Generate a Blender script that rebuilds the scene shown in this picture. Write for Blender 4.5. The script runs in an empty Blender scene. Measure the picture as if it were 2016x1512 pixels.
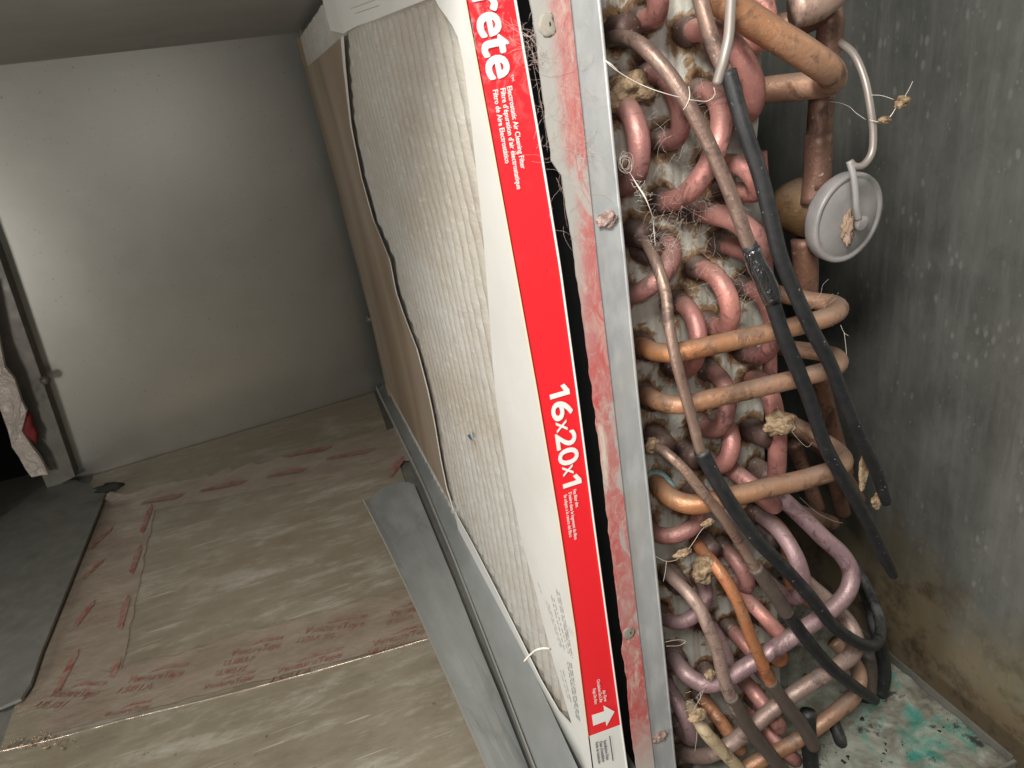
import bpy, bmesh, math, random
from mathutils import Vector, Matrix, noise
random.seed(7)
S = bpy.context.scene
COL = S.collection

# ------------------------------------------------------------------ camera
RIGHT = Vector((0.936397, -0.323545, -0.135940))
DOWN = Vector((-0.247341, -0.333643, -0.909673))
FWD = Vector((0.248964, 0.885439, -0.392448))
CAM = Vector((-0.094814, -0.289559, 0.186501))
F = 1381.557                                   # focal length in pixels of the 2016 px wide photograph
cd = bpy.data.cameras.new('camera'); cam = bpy.data.objects.new('camera', cd); COL.objects.link(cam)
m = Matrix.Identity(4)
for i in range(3):
    m[i][0] = RIGHT[i]; m[i][1] = -DOWN[i]; m[i][2] = -FWD[i]; m[i][3] = CAM[i]
cam.matrix_world = m
cd.sensor_width = 36; cd.lens = 36 * F / 2016; cd.clip_start = 0.01; cd.clip_end = 50
cd.dof.use_dof = True; cd.dof.focus_distance = 0.40; cd.dof.aperture_fstop = 26
S.camera = cam

# ------------------------------------------------------------------ world and lamps
w = bpy.data.worlds.new('World'); S.world = w; w.use_nodes = True
w.node_tree.nodes['Background'].inputs[0].default_value = (0.75, 0.85, 1.0, 1)
w.node_tree.nodes['Background'].inputs[1].default_value = 0.025
def area(name, loc, target, size, power, col):
    l = bpy.data.lights.new(name, 'AREA'); l.shape = 'DISK'; l.size = size; l.energy = power; l.color = col
    o = bpy.data.objects.new(name, l); COL.objects.link(o); o.location = loc
    o.rotation_euler = (Vector(target) - Vector(loc)).to_track_quat('-Z', 'Y').to_euler()
    return o
area('work_lamp', (-0.74, -0.26, 0.00), (-0.05, 0.15, -0.03), 0.20, 3.2, (1.0, 0.955, 0.90))
area('front_lamp', (-0.30, -0.42, 0.58), (0.08, 0.05, -0.05), 0.20, 7.6, (1.0, 0.965, 0.91))
area('phone_flash', (-0.11, -0.33, 0.225), (0.03, 0.10, -0.02), 0.04, 0.46, (1.0, 0.97, 0.93))
S.view_settings.view_transform = 'Standard'; S.view_settings.look = 'None'
S.view_settings.exposure = 0.12; S.view_settings.gamma = 1.0

# ------------------------------------------------------------------ measuring: photograph pixel -> point on a real plane
def ray(px, py): return RIGHT * ((px - 1008) / F) + DOWN * ((py - 756) / F) + FWD
def onax(px, py, ax, v):
    d = ray(px, py); return CAM + d * ((v - CAM[ax]) / d[ax])
def aty(px, py, y): return onax(px, py, 1, y)
def atz(px, py, z): return onax(px, py, 2, z)
def atx(px, py, x): return onax(px, py, 0, x)

# ------------------------------------------------------------------ materials
class NT:
    def __init__(s, name):
        s.m = bpy.data.materials.new(name); s.m.use_nodes = True; s.t = s.m.node_tree; s.n = s.t.nodes
        s.b = s.n['Principled BSDF']
        s.tc = s.n.new('ShaderNodeTexCoord'); s.geo = None
    def co(s, scale=(1, 1, 1), rot=(0, 0, 0)):
        mp = s.n.new('ShaderNodeMapping'); mp.inputs['Scale'].default_value = scale; mp.inputs['Rotation'].default_value = rot
        s.t.links.new(s.tc.outputs['Object'], mp.inputs[0]); return mp.outputs[0]
    def noise(s, scale, detail=4, rough=0.55, vec=None, dist=0.0, out='Fac'):
        n = s.n.new('ShaderNodeTexNoise'); n.inputs['Scale'].default_value = scale; n.inputs['Detail'].default_value = detail
        n.inputs['Roughness'].default_value = rough; n.inputs['Distortion'].default_value = dist
        s.t.links.new(vec if vec is not None else s.tc.outputs['Object'], n.inputs['Vector']); return n.outputs[out]
    def vor(s, scale, vec=None, feat='F1', out='Distance'):
        n = s.n.new('ShaderNodeTexVoronoi'); n.feature = feat; n.inputs['Scale'].default_value = scale
        s.t.links.new(vec if vec is not None else s.tc.outputs['Object'], n.inputs['Vector']); return n.outputs[out]
    def ramp(s, src, stops):
        r = s.n.new('ShaderNodeValToRGB'); e = r.color_ramp.elements
        while len(e) < len(stops): e.new(0.5)
        for el, (p, c) in zip(e, stops):
            el.position = p; el.color = (c if not isinstance(c, (int, float)) else (c, c, c)) if len(c if not isinstance(c, (int, float)) else (c, c, c)) == 4 else tuple(c if not isinstance(c, (int, float)) else (c, c, c)) + (1,)
        s.t.links.new(src, r.inputs[0]); return r.outputs[0]
    def mix(s, fac, a, b, mode='MIX'):
        x = s.n.new('ShaderNodeMix'); x.data_type = 'RGBA'; x.blend_type = mode
        for sock, v in ((x.inputs[0], fac), (x.inputs[6], a), (x.inputs[7], b)):
            if isinstance(v, (int, float)): sock.default_value = v
            elif isinstance(v, (tuple, list)): sock.default_value = tuple(v[:3]) + (1,)
            else: s.t.links.new(v, sock)
        return x.outputs[2]
    def math(s, op, a, b=0.0):
        x = s.n.new('ShaderNodeMath'); x.operation = op; x.use_clamp = False
        for sock, v in ((x.inputs[0], a), (x.inputs[1], b)):
            if isinstance(v, (int, float)): sock.default_value = v
            else: s.t.links.new(v, sock)
        return x.outputs[0]
    def attr(s, name):
        a = s.n.new('ShaderNodeAttribute'); a.attribute_name = name; return a.outputs['Fac']
    def rnd(s):
        return s.n.new('ShaderNodeObjectInfo').outputs['Random']
    def sep(s, axis):
        x = s.n.new('ShaderNodeSeparateXYZ'); s.t.links.new(s.tc.outputs['Object'], x.inputs[0]); return x.outputs[axis]
    def nz(s):
        g = s.n.new('ShaderNodeNewGeometry'); x = s.n.new('ShaderNodeSeparateXYZ'); s.t.links.new(g.outputs['Normal'], x.inputs[0]); return x.outputs[2]
    def bump(s, h, strength=0.3, dist=0.001):
        b = s.n.new('ShaderNodeBump'); b.inputs['Strength'].default_value = strength; b.inputs['Distance'].default_value = dist
        s.t.links.new(h, b.inputs['Height']); s.t.links.new(b.outputs[0], s.b.inputs['Normal'])
    def set(s, col=None, rough=0.5, metal=0.0, **kw):
        for k, v in (('Base Color', col), ('Roughness', rough), ('Metallic', metal)):
            if v is None: continue
            if isinstance(v, (int, float)): s.b.inputs[k].default_value = v
            elif isinstance(v, (tuple, list)): s.b.inputs[k].default_value = tuple(v[:3]) + (1,)
            else: s.t.links.new(v, s.b.inputs[k])
        for k, v in kw.items(): s.b.inputs[k.replace('_', ' ')].default_value = v
        return s.m

def galvanised(name, c1, c2, dirt, metal=0.55, rough=0.45, stretch=(1, 1, 1), dirtlo=0.55, spangle=60):
    t = NT(name)
    a = t.noise(9, 5, 0.6, t.co(stretch)); b = t.noise(spangle, 3, 0.6, t.co(stretch)); d = t.noise(22, 7, 0.7, t.co(stretch), 0.4)
    col = t.mix(t.ramp(a, [(0.3, 0.0), (0.7, 1.0)]), c1, c2)
    col = t.mix(t.ramp(b, [(0.45, 0.0), (0.7, 0.35)]), col, tuple(min(1, x * 1.35) for x in c2))
    col = t.mix(t.ramp(d, [(dirtlo, 0.0), (dirtlo + 0.2, 0.8)]), col, dirt)
    r = t.ramp(d, [(0.3, rough - 0.08), (0.75, rough + 0.25)])
    t.bump(t.noise(140, 4, 0.6, t.co(stretch)), 0.12, 0.0006)
    return t.set(col, r, metal)

def scratched(name, c1, c2, dirt, metal, rough):
    t = NT(name)
    a = t.noise(14, 6, 0.65); sc = t.noise(60, 3, 0.5, t.co((0.25, 6, 3), (0, 0.15, 0.1))); sp = t.noise(330, 2, 0.5)
    col = t.mix(t.ramp(a, [(0.32, 0.0), (0.68, 1.0)]), c1, c2)
    col = t.mix(t.ramp(sc, [(0.62, 0.0), (0.75, 0.10)]), col, (0.5, 0.48, 0.43))
    col = t.mix(t.ramp(sp, [(0.70, 0.0), (0.76, 0.8)]), col, dirt)
    t.bump(t.noise(60, 4, 0.6, t.co((0.15, 4, 4))), 0.10, 0.0006)
    return t.set(col, t.ramp(a, [(0.3, rough - 0.015), (0.7, rough + 0.02)]), metal)

def copper(name, c1, c2, c3, metal=0.45, rough=0.47, dust=0.35, heat=0.0, tail=None):
    """oxidised copper: blotches, brown flux stains at the brazed ends ('heat'), dusty skin on the upper side."""
    t = NT(name)
    a = t.noise(30, 5, 0.62, dist=0.5); b = t.noise(75, 6, 0.7, dist=0.9); r = t.rnd(); c = t.noise(190, 6, 0.8)
    col = t.mix(t.ramp(a, [(0.36, 0.0), (0.62, 1.0)]), c1, c2)
    col = t.mix(t.math('MULTIPLY', r, 0.6), col, c3)
    if tail:
        col = t.mix(t.ramp(t.math('ADD', t.attr('along'), t.math('MULTIPLY', t.math('SUBTRACT', b, 0.5), 0.5)), [(0.2, 0.0), (0.62, 0.85)]), col, tail)
    col = t.mix(t.ramp(b, [(0.53, 0.0), (0.63, 0.75)]), col, tuple(x * 0.40 for x in c3))
    col = t.mix(t.ramp(c, [(0.55, 0.0), (0.75, 0.45)]), col, tuple(min(1, x * 1.5) for x in c2))
    if heat:
        hh = t.math('ADD', t.attr('heat'), t.math('MULTIPLY', t.math('SUBTRACT', b, 0.5), 0.7))
        col = t.mix(t.ramp(hh, [(0.22, 0.0), (0.62, heat)]), col, (0.085, 0.045, 0.045))
    col = t.mix(t.ramp(t.noise(420, 2, 0.5), [(0.69, 0.0), (0.75, 0.7)]), col, (0.50, 0.42, 0.34))
    up = t.math('MULTIPLY', t.ramp(t.nz(), [(0.25, 0.0), (0.9, 1.0)]), t.ramp(t.noise(55, 6, 0.75), [(0.36, 0.0), (0.62, dust)]))
    col = t.mix(up, col, (0.33, 0.27, 0.23))
    t.bump(t.math('ADD', t.noise(420, 3, 0.7), b), 0.42, 0.0007)
    return t.set(col, t.ramp(b, [(0.3, rough - 0.10), (0.7, rough + 0.25)]), metal)

MT = {}
MT['back'] = scratched('galvanised_back_wall', (0.325, 0.318, 0.287), (0.35, 0.342, 0.31), (0.14, 0.13, 0.115), 0.9, 0.39)
MT['ceil'] = scratched('galvanised_ceiling', (0.30, 0.295, 0.27), (0.37, 0.36, 0.33), (0.15, 0.14, 0.12), 0.3, 0.55)
MT['post'] = galvanised('galvanised_post', (0.13, 0.125, 0.11), (0.18, 0.17, 0.15), (0.07, 0.065, 0.055), 0.4, 0.5)
MT['lip'] = galvanised('galvanised_lip', (0.16, 0.16, 0.14), (0.22, 0.215, 0.19), (0.1, 0.09, 0.075), 0.4, 0.5)
MT['rail'] = galvanised('galvanised_rail', (0.27, 0.29, 0.29), (0.40, 0.42, 0.415), (0.20, 0.19, 0.165), 0.5, 0.40, (1, 0.35, 1), 0.56, 50)
MT['strip'] = galvanised('galvanised_flange', (0.36, 0.375, 0.385), (0.56, 0.565, 0.55), (0.52, 0.49, 0.43), 0.35, 0.42, (1, 1, 0.4), 0.50, 120)
MT['hem'] = NT('bright_cut_edge').set((0.55, 0.54, 0.5), 0.35, 0.7)

def m_boards():
    t = NT('foil_faced_duct_board')
    st = t.noise(17, 9, 0.75, t.co((0.7, 2.4, 1), (0, 0, 0.05)), 0.25); bl = t.noise(7, 5, 0.6); sp = t.noise(150, 3, 0.6)
    col = t.mix(t.ramp(bl, [(0.3, 0.0), (0.7, 1.0)]), (0.24, 0.205, 0.145), (0.325, 0.285, 0.215))
    col = t.mix(t.ramp(st, [(0.50, 0.0), (0.70, 0.7)]), col, (0.54, 0.52, 0.46))
    col = t.mix(t.ramp(st, [(0.30, 0.6), (0.46, 0.0)]), col, (0.19, 0.16, 0.12))
    col = t.mix(t.ramp(t.noise(30, 7, 0.75), [(0.50, 0.0), (0.68, 0.55)]), col, (0.24, 0.19, 0.125))
    sc = t.noise(40, 3, 0.5, t.co((0.35, 9, 1), (0, 0, 0.12)))
    col = t.mix(t.ramp(sc, [(0.66, 0.0), (0.72, 0.5)]), col, (0.66, 0.63, 0.56))
    col = t.mix(t.ramp(sp, [(0.68, 0.0), (0.75, 0.6)]), col, (0.1, 0.09, 0.07))
    h = t.math('ADD', t.noise(45, 5, 0.6, t.co((1, 4, 1))), t.math('MULTIPLY', t.noise(16, 3, 0.5), 1.5))
    t.bump(h, 0.16, 0.0016)
    return t.set(col, t.ramp(st, [(0.3, 0.38), (0.7, 0.6)]), 0.35)
MT['board'] = m_boards()
def m_tape():
    t = NT('foil_tape')
    a = t.noise(20, 6, 0.65, t.co((1, 2, 1))); c = t.noise(60, 4, 0.6, dist=1.0)
    col = t.mix(t.ramp(a, [(0.35, 0.0), (0.65, 1.0)]), (0.28, 0.225, 0.17), (0.38, 0.32, 0.255))
    col = t.mix(t.ramp(t.noise(34, 5, 0.7), [(0.52, 0.0), (0.70, 0.35)]), col, (0.33, 0.21, 0.165))
    t.bump(t.math('ADD', c, t.noise(24, 3, 0.5, t.co((1, 3, 1)), 1.5)), 0.45, 0.0018)
    return t.set(col, 0.22, 0.35)
MT['tape'] = m_tape()
MT['print'] = (lambda t: t.set(t.mix(t.ramp(t.noise(120, 5, 0.7, dist=0.5), [(0.38, 0.0), (0.64, 1.0)]), (0.32, 0.24, 0.185), (0.28, 0.08, 0.065)), 0.4, 0.3))(NT('red_tape_print'))
MT['foil'] = (lambda t: (t.bump(t.noise(40, 5, 0.6, dist=1.8), 1.0, 0.007), t.set((0.60, 0.53, 0.47), 0.45, 0.25))[1])(NT('crumpled_foil'))
MT['black'] = NT('painted_darkness').set((0.006, 0.006, 0.006), 0.9)  # dead black standing in for unlit depth, not a lining
MT['redrag'] = NT('dark_red_scrap').set((0.18, 0.02, 0.02), 0.8)

def m_card():
    t = NT('white_paperboard')
    a = t.noise(16, 4, 0.6); b = t.noise(200, 3, 0.6)
    col = t.mix(t.ramp(a, [(0.35, 0.0), (0.7, 1.0)]), (0.72, 0.715, 0.67), (0.79, 0.785, 0.745))
    col = t.mix(t.ramp(t.noise(60, 6, 0.7), [(0.60, 0.0), (0.78, 0.3)]), col, (0.55, 0.5, 0.42))
    t.bump(b, 0.06, 0.0004)
    return t.set(col, 0.42)
MT['card'] = m_card()
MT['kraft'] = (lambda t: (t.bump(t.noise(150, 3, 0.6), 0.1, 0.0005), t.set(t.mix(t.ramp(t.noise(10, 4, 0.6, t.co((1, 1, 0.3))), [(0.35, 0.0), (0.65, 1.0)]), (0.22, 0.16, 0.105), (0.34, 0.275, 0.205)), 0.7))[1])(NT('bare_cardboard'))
MT['edge'] = NT('cut_cardboard_edge').set((0.75, 0.55, 0.38), 0.7)
def m_red():
    t = NT('red_printed_paperboard')
    col = t.mix(t.ramp(t.noise(30, 6, 0.7), [(0.55, 0.0), (0.8, 0.25)]), (0.80, 0.022, 0.030), (0.78, 0.10, 0.09))
    dust = t.math('MULTIPLY', t.ramp(t.noise(110, 6, 0.75, dist=1.5), [(0.5, 0.0), (0.68, 0.55)]), t.ramp(t.sep(2), [(0.165, 0.0), (0.21, 1.0)]))
    col = t.mix(dust, col, (0.75, 0.5, 0.47))
    t.bump(t.noise(300, 3, 0.6), 0.05, 0.0003)
    return t.set(col, 0.38)
MT['red'] = m_red()
MT['white_ink'] = NT('white_print').set((0.80, 0.79, 0.75), 0.45)
MT['grey_ink'] = NT('grey_print').set((0.33, 0.33, 0.33), 0.6)
MT['black_ink'] = NT('dark_print').set((0.10, 0.10, 0.11), 0.6)
MT['blue'] = NT('blue_speck').set((0.03, 0.12, 0.25), 0.6)
def m_media():
    t = NT('filter_media')
    st = t.noise(14, 5, 0.65, t.co((1, 0.25, 0.8))); fz = t.noise(520, 4, 0.75, t.co((1, 0.35, 0.8))); mid = t.noise(150, 5, 0.75, t.co((1, 0.4, 1)))
    col = t.mix(t.ramp(st, [(0.38, 0.0), (0.60, 1.0)]), (0.37, 0.335, 0.28), (0.43, 0.42, 0.385))
    col = t.mix(t.ramp(mid, [(0.34, 0.45), (0.55, 0.0)]), col, (0.40, 0.355, 0.295))
    col = t.mix(t.ramp(mid, [(0.55, 0.0), (0.72, 0.5)]), col, (0.60, 0.585, 0.545))
    col = t.mix(t.ramp(t.noise(300, 2, 0.5, t.co((1, 0.4, 1))), [(0.73, 0.0), (0.78, 0.7)]), col, (0.14, 0.11, 0.08))
    t.bump(t.math('ADD', t.math('MULTIPLY', fz, 0.7), mid), 0.5, 0.0020)
    return t.set(col, 0.95)
MT['media'] = m_media()

def m_paint():
    t = NT('worn_red_paint')
    a = t.noise(55, 7, 0.72, t.co((1, 1, 0.45)), 0.6); b = t.noise(24, 5, 0.65, t.co((1, 1, 0.4))); f = t.noise(150, 5, 0.75, t.co((1, 1, 0.5)), 1.0)
    col = t.mix(t.ramp(b, [(0.38, 0.0), (0.62, 1.0)]), (0.47, 0.075, 0.07), (0.42, 0.19, 0.175))
    col = t.mix(t.ramp(f, [(0.46, 0.0), (0.68, 0.75)]), col, (0.50, 0.36, 0.31))
    col = t.mix(t.ramp(a, [(0.56, 0.0), (0.68, 0.9)]), col, (0.60, 0.55, 0.46))
    col = t.mix(t.ramp(t.noise(38, 7, 0.75, t.co((1, 1, 0.5)), 0.8), [(0.55, 0.0), (0.60, 0.85)]), col, (0.40, 0.385, 0.35))
    low = t.ramp(t.math('ADD', t.sep(2), t.math('MULTIPLY', a, 0.03)), [(0.0, 1.0), (0.02, 0.0)])   # bare metal at the foot, below the paint line
    lw = t.math('ADD', t.math('MULTIPLY', t.sep(2), -18.0), -3.15)
    lw2 = t.n.new('ShaderNodeClamp'); t.t.links.new(t.math('ADD', lw, t.math('MULTIPLY', t.math('SUBTRACT', a, 0.5), 1.2)), lw2.inputs[0])
    col = t.mix(lw2.outputs[0], col, (0.47, 0.45, 0.40))
    gw = t.n.new('ShaderNodeClamp')                                 # bare grey left border where the paint has gone
    gx = t.math('ADD', t.math('MULTIPLY', t.attr('left'), 3.2), t.math('MULTIPLY', t.math('SUBTRACT', b, 0.5), 3.0))
    t.t.links.new(t.math('MULTIPLY', t.math('SUBTRACT', gx, 1.35), t.ramp(t.sep(2), [(0.06, 0.0), (0.17, 1.0)])), gw.inputs[0])
    col = t.mix(gw.outputs[0], col, (0.36, 0.35, 0.32))
    t.bump(a, 0.35, 0.001)
    return t.set(col, 0.62, 0.05)
MT['paint'] = m_paint()

def m_plate():
    t = NT('rust_stained_aluminium')
    r = t.attr('rust'); n = t.noise(120, 6, 0.7, dist=0.5); n2 = t.noise(38, 5, 0.65)
    col = t.mix(t.ramp(n2, [(0.35, 0.0), (0.66, 1.0)]), (0.40, 0.385, 0.33), (0.56, 0.545, 0.485))
    rr = t.math('ADD', r, t.math('MULTIPLY', t.math('SUBTRACT', n, 0.5), 1.5))
    col = t.mix(t.ramp(rr, [(0.55, 0.0), (0.70, 0.85)]), col, (0.22, 0.11, 0.03))
    col = t.mix(t.ramp(rr, [(0.76, 0.0), (0.96, 0.95)]), col, (0.055, 0.022, 0.012))
    col = t.mix(t.ramp(t.noise(70, 6, 0.75), [(0.58, 0.0), (0.76, 0.45)]), col, (0.20, 0.165, 0.11))
    t.bump(t.math('ADD', n, t.ramp(rr, [(0.4, 0.0), (0.7, 0.6)])), 0.4, 0.001)
    return t.set(col, 0.6, 0.2)
MT['plate'] = m_plate()
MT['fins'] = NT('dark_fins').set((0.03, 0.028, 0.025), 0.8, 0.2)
MT['pink'] = copper('pink_copper', (0.44, 0.185, 0.165), (0.61, 0.275, 0.225), (0.34, 0.18, 0.17), dust=0.5, heat=0.92)
MT['orange'] = copper('orange_copper', (0.46, 0.19, 0.075), (0.56, 0.27, 0.12), (0.34, 0.19, 0.12), dust=0.6, heat=0.5, tail=(0.42, 0.26, 0.18))
MT['tan'] = copper('tan_copper', (0.40, 0.27, 0.21), (0.48, 0.34, 0.27), (0.33, 0.23, 0.21), dust=0.6, heat=0.6)
MT['mauve'] = copper('mauve_copper', (0.36, 0.24, 0.26), (0.46, 0.33, 0.33), (0.30, 0.17, 0.18), dust=0.4, heat=0.85)
MT['brown'] = copper('brown_copper', (0.20, 0.10, 0.065), (0.29, 0.155, 0.10), (0.16, 0.095, 0.075), dust=0.5)
MT['dull'] = copper('dull_capillary_copper', (0.27, 0.165, 0.12), (0.36, 0.25, 0.19), (0.22, 0.15, 0.13), 0.5, 0.38, heat=0.5)
MT['cream'] = copper('cream_capillary', (0.50, 0.40, 0.24), (0.58, 0.47, 0.30), (0.40, 0.29, 0.18), 0.15, 0.55)
MT['fire'] = copper('red_orange_copper', (0.55, 0.20, 0.075), (0.46, 0.23, 0.11), (0.45, 0.15, 0.08), 0.4, 0.42, heat=0.8)
MT['collar'] = copper('dark_collar', (0.075, 0.040, 0.032), (0.125, 0.072, 0.060), (0.06, 0.035, 0.03), 0.3, 0.5, 0.5)
MT['teal'] = (lambda t: t.set(t.mix(t.ramp(t.noise(180, 4, 0.6), [(0.4, 0.0), (0.6, 1.0)]), (0.15, 0.33, 0.33), (0.32, 0.42, 0.40)), 0.8))(NT('green_copper_corrosion'))
def m_rubber(name, base, dustc, amt):
    t = NT(name)
    d = t.ramp(t.noise(110, 7, 0.8), [(0.40, 0.0), (0.62, amt)]); up = t.ramp(t.nz(), [(0.0, 0.15), (0.9, 1.0)])
    col = t.mix(t.math('MULTIPLY', d, up), base, dustc)
    col = t.mix(t.ramp(t.noise(500, 2, 0.5), [(0.70, 0.0), (0.75, 0.7)]), col, (0.3, 0.29, 0.27))
    t.bump(t.noise(220, 4, 0.6), 0.25, 0.0006)
    return t.set(col, 0.55)
MT['rubber'] = m_rubber('dusty_black_sleeve', (0.010, 0.0105, 0.012), (0.17, 0.17, 0.16), 0.45)
MT['rubber2'] = m_rubber('greyish_sleeve', (0.085, 0.062, 0.05), (0.24, 0.21, 0.18), 0.6)
MT['wrap'] = (lambda t: (t.bump(t.noise(120, 3, 0.6, t.co((1, 1, 0.4)), 2.0), 1.0, 0.004), t.set((0.03, 0.03, 0.03), 0.15, 0.0, Coat_Weight=1.0))[1])(NT('clear_tape_wrap'))
def m_valve():
    t = NT('grey_valve_head')
    col = t.mix(t.ramp(t.noise(45, 5, 0.65), [(0.35, 0.0), (0.65, 1.0)]), (0.27, 0.255, 0.25), (0.36, 0.34, 0.33))
    col = t.mix(t.ramp(t.noise(90, 6, 0.75), [(0.60, 0.0), (0.72, 0.7)]), col, (0.19, 0.16, 0.14))
    t.bump(t.noise(200, 4, 0.6), 0.15, 0.0005)
    return t.set(col, 0.5, 0.15)
MT['valve'] = m_valve()
MT['stain'] = (lambda t: t.set(t.mix(t.ramp(t.noise(160, 4, 0.7), [(0.4, 0.0), (0.6, 1.0)]), (0.28, 0.19, 0.12), (0.36, 0.25, 0.19)), 0.85))(NT('brown_residue'))
MT['greywire'] = NT('grey_capillary').set((0.33, 0.29, 0.26), 0.45, 0.4)
MT['brass'] = copper('dirty_brass', (0.13, 0.075, 0.03), (0.19, 0.11, 0.045), (0.08, 0.05, 0.025), 0.3, 0.55)
def m_side():
    t = NT('corroded_cabinet_side')
    a = t.noise(12, 5, 0.6); st = t.noise(30, 5, 0.65, t.co((1, 3, 0.35))); 
    col = t.mix(t.ramp(a, [(0.35, 0.0), (0.65, 1.0)]), (0.27, 0.28, 0.25), (0.42, 0.425, 0.385))
    col = t.mix(t.ramp(st, [(0.46, 0.0), (0.70, 0.7)]), col, (0.50, 0.50, 0.46))
    col = t.mix(t.ramp(t.noise(46, 7, 0.75, t.co((1, 1.4, 0.8)), 0.6), [(0.48, 0.0), (0.72, 0.4)]), col, (0.18, 0.185, 0.17))
    sp = t.math('ADD', t.vor(150, t.co((1, 1, 0.5))), t.math('MULTIPLY', t.math('SUBTRACT', t.noise(210, 3, 0.7), 0.5), 0.35))
    gate = t.ramp(t.noise(26, 3, 0.6), [(0.50, 0.0), (0.60, 1.0)])
    col = t.mix(t.math('MULTIPLY', t.ramp(sp, [(0.14, 0.6), (0.30, 0.0)]), gate), col, (0.66, 0.66, 0.62))
    sp2 = t.vor(230, t.co((1, 1, 0.6)))
    col = t.mix(t.math('MULTIPLY', t.ramp(sp2, [(0.12, 0.75), (0.2, 0.0)]), t.ramp(t.noise(60, 3, 0.6), [(0.5, 0.0), (0.6, 1.0)])), col, (0.55, 0.55, 0.52))
    low = t.n.new('ShaderNodeClamp')
    t.t.links.new(t.math('ADD', t.math('MULTIPLY', t.sep(2), -10.0), t.math('ADD', -1.75, t.math('MULTIPLY', t.math('SUBTRACT', t.noise(14, 6, 0.65), 0.5), 2.4))), low.inputs[0])
    col = t.mix(low.outputs[0], col, (0.52, 0.41, 0.26))
    col = t.mix(t.math('MULTIPLY', low.outputs[0], t.ramp(t.noise(40, 6, 0.7), [(0.48, 0.0), (0.66, 0.85)])), col, (0.16, 0.115, 0.075))
    t.bump(t.noise(120, 5, 0.65), 0.12, 0.0008)
    return t.set(col, 0.47, 0.78)
MT['side'] = m_side()
def m_pan():
    t = NT('corroded_drain_pan')
    a = t.noise(26, 6, 0.7, dist=0.6); g = t.noise(20, 4, 0.6, dist=1.2); k = t.noise(48, 6, 0.72)
    col = t.mix(t.ramp(a, [(0.35, 0.0), (0.6, 1.0)]), (0.12, 0.108, 0.083), (0.29, 0.31, 0.26))
    gp = atz(1795, 1425, -0.30)
    vd = t.n.new('ShaderNodeVectorMath'); vd.operation = 'DISTANCE'; t.t.links.new(t.tc.outputs['Object'], vd.inputs[0]); vd.inputs[1].default_value = (gp.x, gp.y, -0.304)
    gm = t.math('ADD', t.math('MULTIPLY', vd.outputs['Value'], -13.0), t.math('ADD', 0.68, t.math('MULTIPLY', t.math('SUBTRACT', g, 0.5), 2.2)))
    col = t.mix(t.ramp(gm, [(0.2, 0.0), (0.5, 0.92)]), col, (0.03, 0.25, 0.20))
    col = t.mix(t.ramp(t.noise(33, 5, 0.6), [(0.54, 0.0), (0.68, 0.75)]), col, (0.42, 0.44, 0.38))
    col = t.mix(t.ramp(k, [(0.57, 0.0), (0.64, 0.95)]), col, (0.03, 0.028, 0.024))
    t.bump(t.math('ADD', a, k), 0.6, 0.003)
    return t.set(col, 0.7)
MT['pan'] = m_pan()
MT['web'] = NT('cobweb_silk').set((0.78, 0.71, 0.63), 0.9)
MT['webpink'] = NT('dusty_lint').set((0.55, 0.42, 0.38), 0.95)
MT['lint'] = (lambda t: (t.bump(t.noise(500, 4, 0.7), 1.0, 0.002), t.set(t.mix(t.ramp(t.noise(300, 4, 0.7), [(0.4, 0.0), (0.6, 1.0)]), (0.24, 0.16, 0.13), (0.50, 0.36, 0.32)), 1.0))[1])(NT('pinkish_lint'))
MT['dirt'] = (lambda t: (t.bump(t.noise(350, 4, 0.7), 0.7, 0.002), t.set(t.mix(t.ramp(t.noise(220, 4, 0.7), [(0.4, 0.0), (0.6, 1.0)]), (0.17, 0.11, 0.06), (0.44, 0.32, 0.20)), 0.95))[1])(NT('dry_dirt'))
MT['darkdirt'] = NT('dark_debris').set((0.02, 0.018, 0.015), 0.9)

# ------------------------------------------------------------------ building helpers
def link(name, me, mat, parent=None, smooth=True):
    o = bpy.data.objects.new(name, me); COL.objects.link(o)
    if mat is not None:
        me.materials.clear(); me.materials.append(MT[mat] if isinstance(mat, str) else mat)
    if smooth:
        for p in me.polygons: p.use_smooth = True
    if parent is not None: o.parent = parent
    return o
def mesh(name, vs, fs, mat, parent=None, smooth=False):
    me = bpy.data.meshes.new(name); me.from_pydata([tuple(v) for v in vs], [], fs); me.update()
    return link(name, me, mat, parent, smooth)
def thing(name, label, cat, group=None, loc=None):
    o = bpy.data.objects.new(name, None); COL.objects.link(o); o.empty_display_size = 0.01
    o['label'] = label; o['category'] = cat
    if group: o['group'] = group
    return o
def tag(o, label, cat, group=None):
    o['label'] = label; o['category'] = cat
    if group: o['group'] = group
    return o
def struct(o): o['kind'] = 'structure'; return o

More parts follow.
